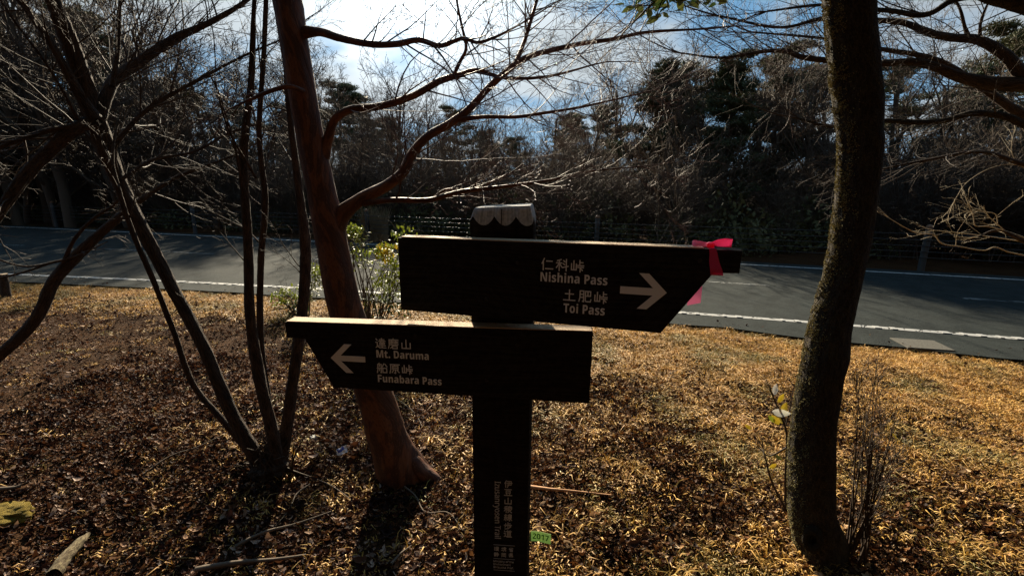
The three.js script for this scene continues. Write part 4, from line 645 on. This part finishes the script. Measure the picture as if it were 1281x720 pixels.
// ---------------------------------------------------------------- across the road: cable fence and forest
{
  const t = thing('cable_guard_fence', 'grey cable guard fence with capped posts along the far road edge', 'fence'), steel = mat([0.06, 0.065, 0.065], 0.55, { metalness: 0.3 }), cable = mat([0.035, 0.035, 0.035], 0.5, { metalness: 0.5 }), orange = mat([0.16, 0.08, 0.04], 0.6), band = mat([0.1, 0.1, 0.1], 0.5);
  const line = (x) => farLine(x) - 0.85, posts = [];
  const pg = new THREE.CylinderGeometry(0.06, 0.06, 1.0, 16), cg = new THREE.SphereGeometry(0.065, 14, 8, 0, 6.2832, 0, 1.5708), rg = new THREE.CylinderGeometry(0.064, 0.064, 0.07, 14);
  for (let x = -36; x < 24; x += 6.36) {
    const X = x - 0.05, z = line(X), y = groundHeight(X, z); posts.push(V(X, y, z));
    const g = new THREE.Group(); const p = part('post', pg, steel, t); p.position.set(X, y + 0.4, z); part('cap', cg, orange, p).position.y = 0.49; part('reflector_band', rg, band, p).position.y = 0.36; 
  }
  for (let k = 0; k < 5; k++) { const T = new Tubes(); T.add(posts.map((p) => V(p.x, p.y + 0.28 + k * 0.12, p.z + 0.068)), posts.map(() => 0.008), 5); part('cable', T.geometry(), cable, t); }
}
const BARE = { step: [0.5, 0.35, 0.3, 0.25], wander: 0.42, up: [0.15, 0.35, 0.2, 0.1], taper: 0.3, min: 0.006, curl: 0.7, depth: 4, kids: [11, 7, 5, 4], from: 0.25, angle: [0.45, 0.95], shrink: [0.42, 0.62] };
function bareTree(label, h, seed, m = barkFar, tm = twigGrey, o = BARE) {
  const t = thing('bare_tree', label, 'tree', [0, 0, 0], 0, 'bare trees in the wood across the road'), R = rng(seed), T = new Tubes(), limbs = [], trunk = new Tubes();
  sprout((l, p, r) => { if (l === 0) trunk.add(p, r, 8); else if (l === 1) limbs.push(new Tubes().add(p, r, 5)); else T.add(p, r, l > 2 ? 3 : 4); }, V(0, -0.1, 0), V((R() - 0.5) * 0.25, 1, (R() - 0.5) * 0.25), h * 0.8, h * 0.016 + 0.02, 0, o, R);
  part('trunk', trunk.geometry(), m, t); limbs.forEach((L) => part('limb', L.geometry(), m, t)); part('twigs', T.geometry(), tm, t, 'stuff'); return t;
}
function pine(label, h, seed, m, o = {}) {
  const t = thing('pine_tree', label, 'tree', [0, 0, 0], 0, 'evergreen trees in the wood across the road'), R = rng(seed), trunk = new Tubes(), lean = V((R() - 0.5) * 0.1, 1, (R() - 0.5) * 0.1), pts = [], rad = [];
  const q = V(0, -0.1, 0), d = lean.clone(); for (let k = 0; k <= 8; k++) { pts.push(q.clone()); rad.push(lerp(h * 0.02, h * 0.004, k / 8)); d.x += (R() - 0.5) * 0.12; d.z += (R() - 0.5) * 0.12; d.normalize(); q.addScaledVector(d, h / 8); }
  trunk.add(pts, rad, 8); part('trunk', trunk.geometry(), barkFar, t);
  const P = [], I = [], from = o.from ?? 0.4, wide = o.wide ?? 0.26, n = o.n ?? 20;
  for (let k = 0; k < n; k++) {
    const f = from + (1 - from) * (k + R() * 0.8) / n, i = Math.min(7, Math.floor(f * 8)), s = pts[i].clone().lerp(pts[i + 1], f * 8 - i), a = R() * 6.28, len = h * wide * (1.05 - 0.75 * (f - from) / (1 - from)) * (0.6 + 0.6 * R());
    const e = s.clone().add(V(Math.cos(a) * len, len * (-0.1 + 0.6 * R()), Math.sin(a) * len)), mid = s.clone().lerp(e, 0.5).add(V(0, -0.06 * len, 0)); part('limb', new Tubes().add(...spline([s, mid, e], [h * 0.006, h * 0.004, h * 0.0015], 6), 5).geometry(), barkFar, t);
    const pads = 3 + Math.floor(R() * 3);
    for (let c = 0; c < pads; c++) {
      const g = c ? 0.35 + 0.65 * R() : 1, ctr = s.clone().lerp(mid, g).lerp(mid.clone().lerp(e, g), g).add(V((R() - 0.5) * 0.35 * len, 0.04 * len, (R() - 0.5) * 0.35 * len)), pr = h * 0.06 * (0.6 + 0.8 * R());
      for (let j = 0; j < 62; j++) { // tufts of needles in a flat pad
        const u = R() * 6.28, w = Math.sqrt(R()) * pr, tc = ctr.clone().add(V(Math.cos(u) * w, (R() - 0.4) * pr * 1.1 * (1.15 - w / pr), Math.sin(u) * w)), L = 0.15 + 0.12 * R();
        for (let b = 0; b < 3; b++) { const dd = V(R() - 0.5, 0.45 * R() + 0.05, R() - 0.5).normalize(), sd = V(R() - 0.5, R() - 0.5, R() - 0.5).cross(dd).normalize().multiplyScalar(0.024), z = P.length / 3; P.push(tc.x - sd.x, tc.y - sd.y, tc.z - sd.z, tc.x + sd.x, tc.y + sd.y, tc.z + sd.z, tc.x + dd.x * L, tc.y + dd.y * L, tc.z + dd.z * L); I.push(z, z + 1, z + 2); }
      }
    }
  }
  const g = new THREE.BufferGeometry(); g.setAttribute('position', new THREE.Float32BufferAttribute(P, 3)); g.setIndex(I); g.computeVertexNormals(); part('crown', g, m, t, 'stuff'); return t;
}
const put = (t, x, z, turn = 0, s = 1) => { t.position.set(x, groundHeight(x, z) - 0.05, z); t.rotation.y = turn; t.scale.set(s, s, s); return t; };
{
  const bl = ['tall bare tree with ascending limbs across the road', 'bare tree with crooked trunk across the road', 'slender bare tree with fine twigs across the road', 'low spreading bare tree across the road'];
  const B = [bareTree(bl[0], 8.5, 1001), bareTree(bl[1], 7.5, 1002), bareTree(bl[2], 6.5, 1003), bareTree(bl[3], 5, 1004, barkFar, twigDark, { ...BARE, angle: [0.6, 1.2], from: 0.12 })];
  const pl = ['broad dark pine with needle pads across the road', 'tall narrow evergreen with layered boughs across the road', 'open pine with bare lower trunk across the road'];
  const N = [pine(pl[0], 8, 2001, needle, { n: 32, from: 0.36, wide: 0.28 }), pine(pl[1], 9, 2002, needle, { n: 44, from: 0.16, wide: 0.19 }), pine(pl[2], 9.5, 2003, needleOlive, { n: 24, from: 0.5, wide: 0.27 })];
  const first = new Set(), R = rng(3003);
  const plant = (arr, labels, k, x, z, s) => { const turn = R() * 6.28, b = x / -z, lab = labels[k] + (b < -0.55 ? ' facing the many-stemmed tree' : b < -0.15 ? ' facing the red-barked tree' : b < 0.5 ? ' facing the signpost' : ' facing the mossy trunk'); if (!first.has(arr[k])) { first.add(arr[k]); put(arr[k], x, z, turn, s).userData.label = lab; } else copyOf(arr[k], x, z, turn, s, lab); };
  const ahead = (px, d) => [(px - 640.5) / FOCAL * d * 0.975, -d]; // across and ahead
  const stand = (list) => list.forEach(([kind, k, px, d, s]) => { const [x, z] = ahead(px, d); plant(kind ? N : B, kind ? pl : bl, k, x, z, s); });
  stand([ // evergreens, then bare trees: kind, variant, bearing, distance, size
    [0, 1, 10, 17, 1.30], [0, 0, 75, 16.5, 1.15], [0, 2, 110, 19, 1.50], [0, 1, 165, 20, 1.35], [0, 0, 215, 19.5, 1.10], [0, 2, 245, 18.5, 1.10], [0, 1, 290, 20, 0.95], [0, 0, -20, 16.5, 1.30], [0, 2, -70, 17, 1.40], [0, 3, 60, 17, 1.50], [0, 3, 190, 17.5, 1.30], [0, 3, -30, 16.5, 1.50], [1, 0, 60, 25, 1.10], [1, 1, 15, 19.5, 1.00], [1, 0, 120, 23, 1.00], [1, 2, 165, 26, 1.00], [1, 0, -10, 21, 1.10],
    [0, 2, 790, 16, 0.85], [0, 0, 815, 17, 0.78], [0, 1, 850, 16.5, 0.72], [0, 2, 910, 15, 0.79], [0, 0, 975, 15.5, 0.75], [0, 1, 1020, 16, 0.84], [0, 2, 1090, 14, 0.74], [0, 1, 740, 20, 0.75], [0, 2, 665, 22, 0.66], [0, 2, 600, 24, 0.70], [0, 2, 545, 23, 0.66], [1, 0, 835, 21, 0.86], [1, 2, 930, 20, 0.76], [1, 0, 1010, 18, 0.71], [1, 2, 1240, 19, 0.74], [1, 0, 725, 36, 0.85], [1, 0, 650, 30, 0.58],
    [1, 0, 800, 16.5, 0.72], [1, 1, 905, 14.5, 0.60], [1, 2, 862, 18, 0.59], [1, 1, 965, 16, 0.62], [1, 0, 1180, 16, 0.62], [1, 1, 1270, 17, 0.62], [1, 2, 1120, 20, 0.66],
    [1, 0, 610, 38, 0.72], [1, 2, 700, 33, 0.66], [1, 2, 575, 34, 0.72], [1, 0, 760, 28, 0.78], [1, 0, 470, 34, 0.95], [1, 0, 425, 34, 1.05], [1, 0, 500, 46, 0.95],
    [1, 2, 240, 22, 0.62], [1, 0, 190, 24, 0.75], [1, 0, 90, 21, 0.85], [1, 2, 30, 22, 0.85], [1, 1, -60, 23, 0.90], [1, 0, 140, 27, 0.80], [1, 1, 300, 30, 0.70], [1, 1, 1360, 17, 0.70], [1, 0, 350, 30, 0.80],
    [0, 0, 50, 18.5, 1.25], [0, 1, 120, 18, 1.12], [0, 2, 200, 17.5, 1.00], [0, 0, 270, 18, 0.78], [0, 1, 330, 18, 0.78], [0, 2, 395, 19, 0.78], [0, 3, 440, 16, 0.78], [0, 2, 520, 20, 0.67], [0, 3, 575, 17, 0.67], [0, 1, 630, 22, 0.58], [0, 3, 680, 16, 0.69], [0, 2, 725, 18, 0.67], [0, 0, 770, 19, 0.81],
    [0, 1, 830, 15.5, 0.81], [0, 2, 885, 17, 0.83], [0, 0, 940, 16, 0.71], [0, 1, 1000, 14.5, 0.83], [0, 3, 1055, 13.5, 0.86], [0, 0, 1110, 14.5, 0.71], [0, 1, 1165, 13.5, 0.73], [0, 2, 1215, 13.5, 0.81], [0, 0, 1265, 13.5, 0.76], [0, 3, 1300, 12.5, 0.91], [0, 3, 150, 17, 1.25], [0, 3, 20, 18, 1.25], [0, 3, 260, 16.5, 1.12], [0, 2, -40, 19, 1.25], [0, 0, -110, 20, 1.25],
    [0, 0, 480, 30, 0.81], [0, 0, 555, 32, 0.69], [0, 1, 650, 30, 0.74], [0, 2, 705, 26, 0.81], [0, 1, 430, 28, 1.01], [0, 0, 360, 24, 0.95], [0, 1, 1340, 13.5, 0.91], [0, 2, 1400, 12.5, 0.91],
    [0, 0, 385, 22, 1.00], [0, 1, 410, 24, 1.00], [0, 2, 450, 23, 1.00], [0, 0, 500, 25, 0.92], [0, 1, 535, 27, 0.90], [0, 2, 480, 27, 1.05], [0, 2, 570, 28, 0.92], [0, 0, 605, 30, 0.80], [0, 2, 640, 27, 0.80], [0, 0, 690, 28, 0.80], [0, 1, 590, 20, 0.60],
  ]);
}
{ // evergreens added out of view behind the viewer to shade sign and trunks
  const src = scene.children.filter((o) => /^pine_tree/.test(o.name)).slice(0, 3), R = rng(3500);
  for (let k = 0; k < 24; k++) { const a = lerp(-1.4, 1.4, (k + 0.5 + 0.5 * (R() - 0.5)) / 24), r = lerp(4.5, 8.5, R()), c = copyOf(src[k % 3], Math.sin(a) * r, Math.cos(a) * r, R() * 6.28, 1.5, 'unseen evergreen added behind the viewer to shade the sign'); c.userData.group = 'added evergreens behind the viewer'; }
}
{ // the undergrowth that closes the wood: nobody could count its stems
  const R = rng(4004), q = new THREE.Quaternion(), e = new THREE.Euler(), m4 = new THREE.Matrix4();
  const bush = (seed, h) => { const Q = rng(seed), T = new Tubes(); for (let k = 0; k < 9; k++) sprout((l, p, r) => T.add(p, r, l ? 3 : 4), V((Q() - 0.5) * 0.6, -0.05, (Q() - 0.5) * 0.6), V((Q() - 0.5) * 0.9, 1, (Q() - 0.5) * 0.9), h * (0.6 + 0.5 * Q()), 0.016, 0, { step: [0.4, 0.3, 0.25], wander: 0.5, up: [0.2, 0.2, 0.1], taper: 0.3, min: 0.0045, depth: 2, kids: [9, 6], from: 0.15, angle: [0.4, 1.0], shrink: [0.35, 0.6] }, Q); return T.geometry(); };
  const lay = (g, m, n, s0, s1, d0, d1) => {
    const im = new THREE.InstancedMesh(g, m, n); im.name = numbered('undergrowth'); im.userData.kind = 'stuff'; tag(im, 'tangled bare undergrowth filling the wood across the road', 'undergrowth');
    for (let c = 0; c < n; c++) { const x = -34 + 58 * R(), z = farEdge(x) - lerp(d0, d1, R() * R()); e.set((R() - 0.5) * 0.25, R() * 6.28, (R() - 0.5) * 0.25); q.setFromEuler(e); const s = lerp(s0, s1, R()); m4.compose(V(x, groundHeight(x, z) - 0.05, z), q, V(s, s, s)); im.setMatrixAt(c, m4); }
    shade(im); scene.add(im);
  };
  lay(bush(1, 2.6), twigGrey, 230, 0.6, 1.2, 1.6, 26); lay(bush(2, 2.2), twigDark, 260, 0.6, 1.3, 1.8, 30); lay(bush(3, 3.2), barkFar, 170, 0.7, 1.2, 2.5, 40);
  // evergreen low growth
  const P = [], I = [], Q = rng(8); for (let k = 0; k < 700; k++) { const a = Q() * 6.28, w = Math.sqrt(Q()) * 0.8, c = V(Math.cos(a) * w, Q() * 1.2 * (1.15 - w), Math.sin(a) * w), d = V(Q() - 0.5, Q() - 0.2, Q() - 0.5).normalize().multiplyScalar(0.09 + 0.06 * Q()), s = V(Q() - 0.5, Q() - 0.5, Q() - 0.5).cross(d).normalize().multiplyScalar(0.03), z = P.length / 3; P.push(c.x, c.y, c.z, c.x + d.x * 0.5 + s.x, c.y + d.y * 0.5 + s.y, c.z + d.z * 0.5 + s.z, c.x + d.x, c.y + d.y, c.z + d.z, c.x + d.x * 0.5 - s.x, c.y + d.y * 0.5 - s.y, c.z + d.z * 0.5 - s.z); I.push(z, z + 1, z + 2, z, z + 2, z + 3); }
  const g = new THREE.BufferGeometry(); g.setAttribute('position', new THREE.Float32BufferAttribute(P, 3)); g.setIndex(I); g.computeVertexNormals(); lay(g, needleOlive, 240, 0.7, 1.5, 1.8, 26);
}
renderer.render(scene, camera);
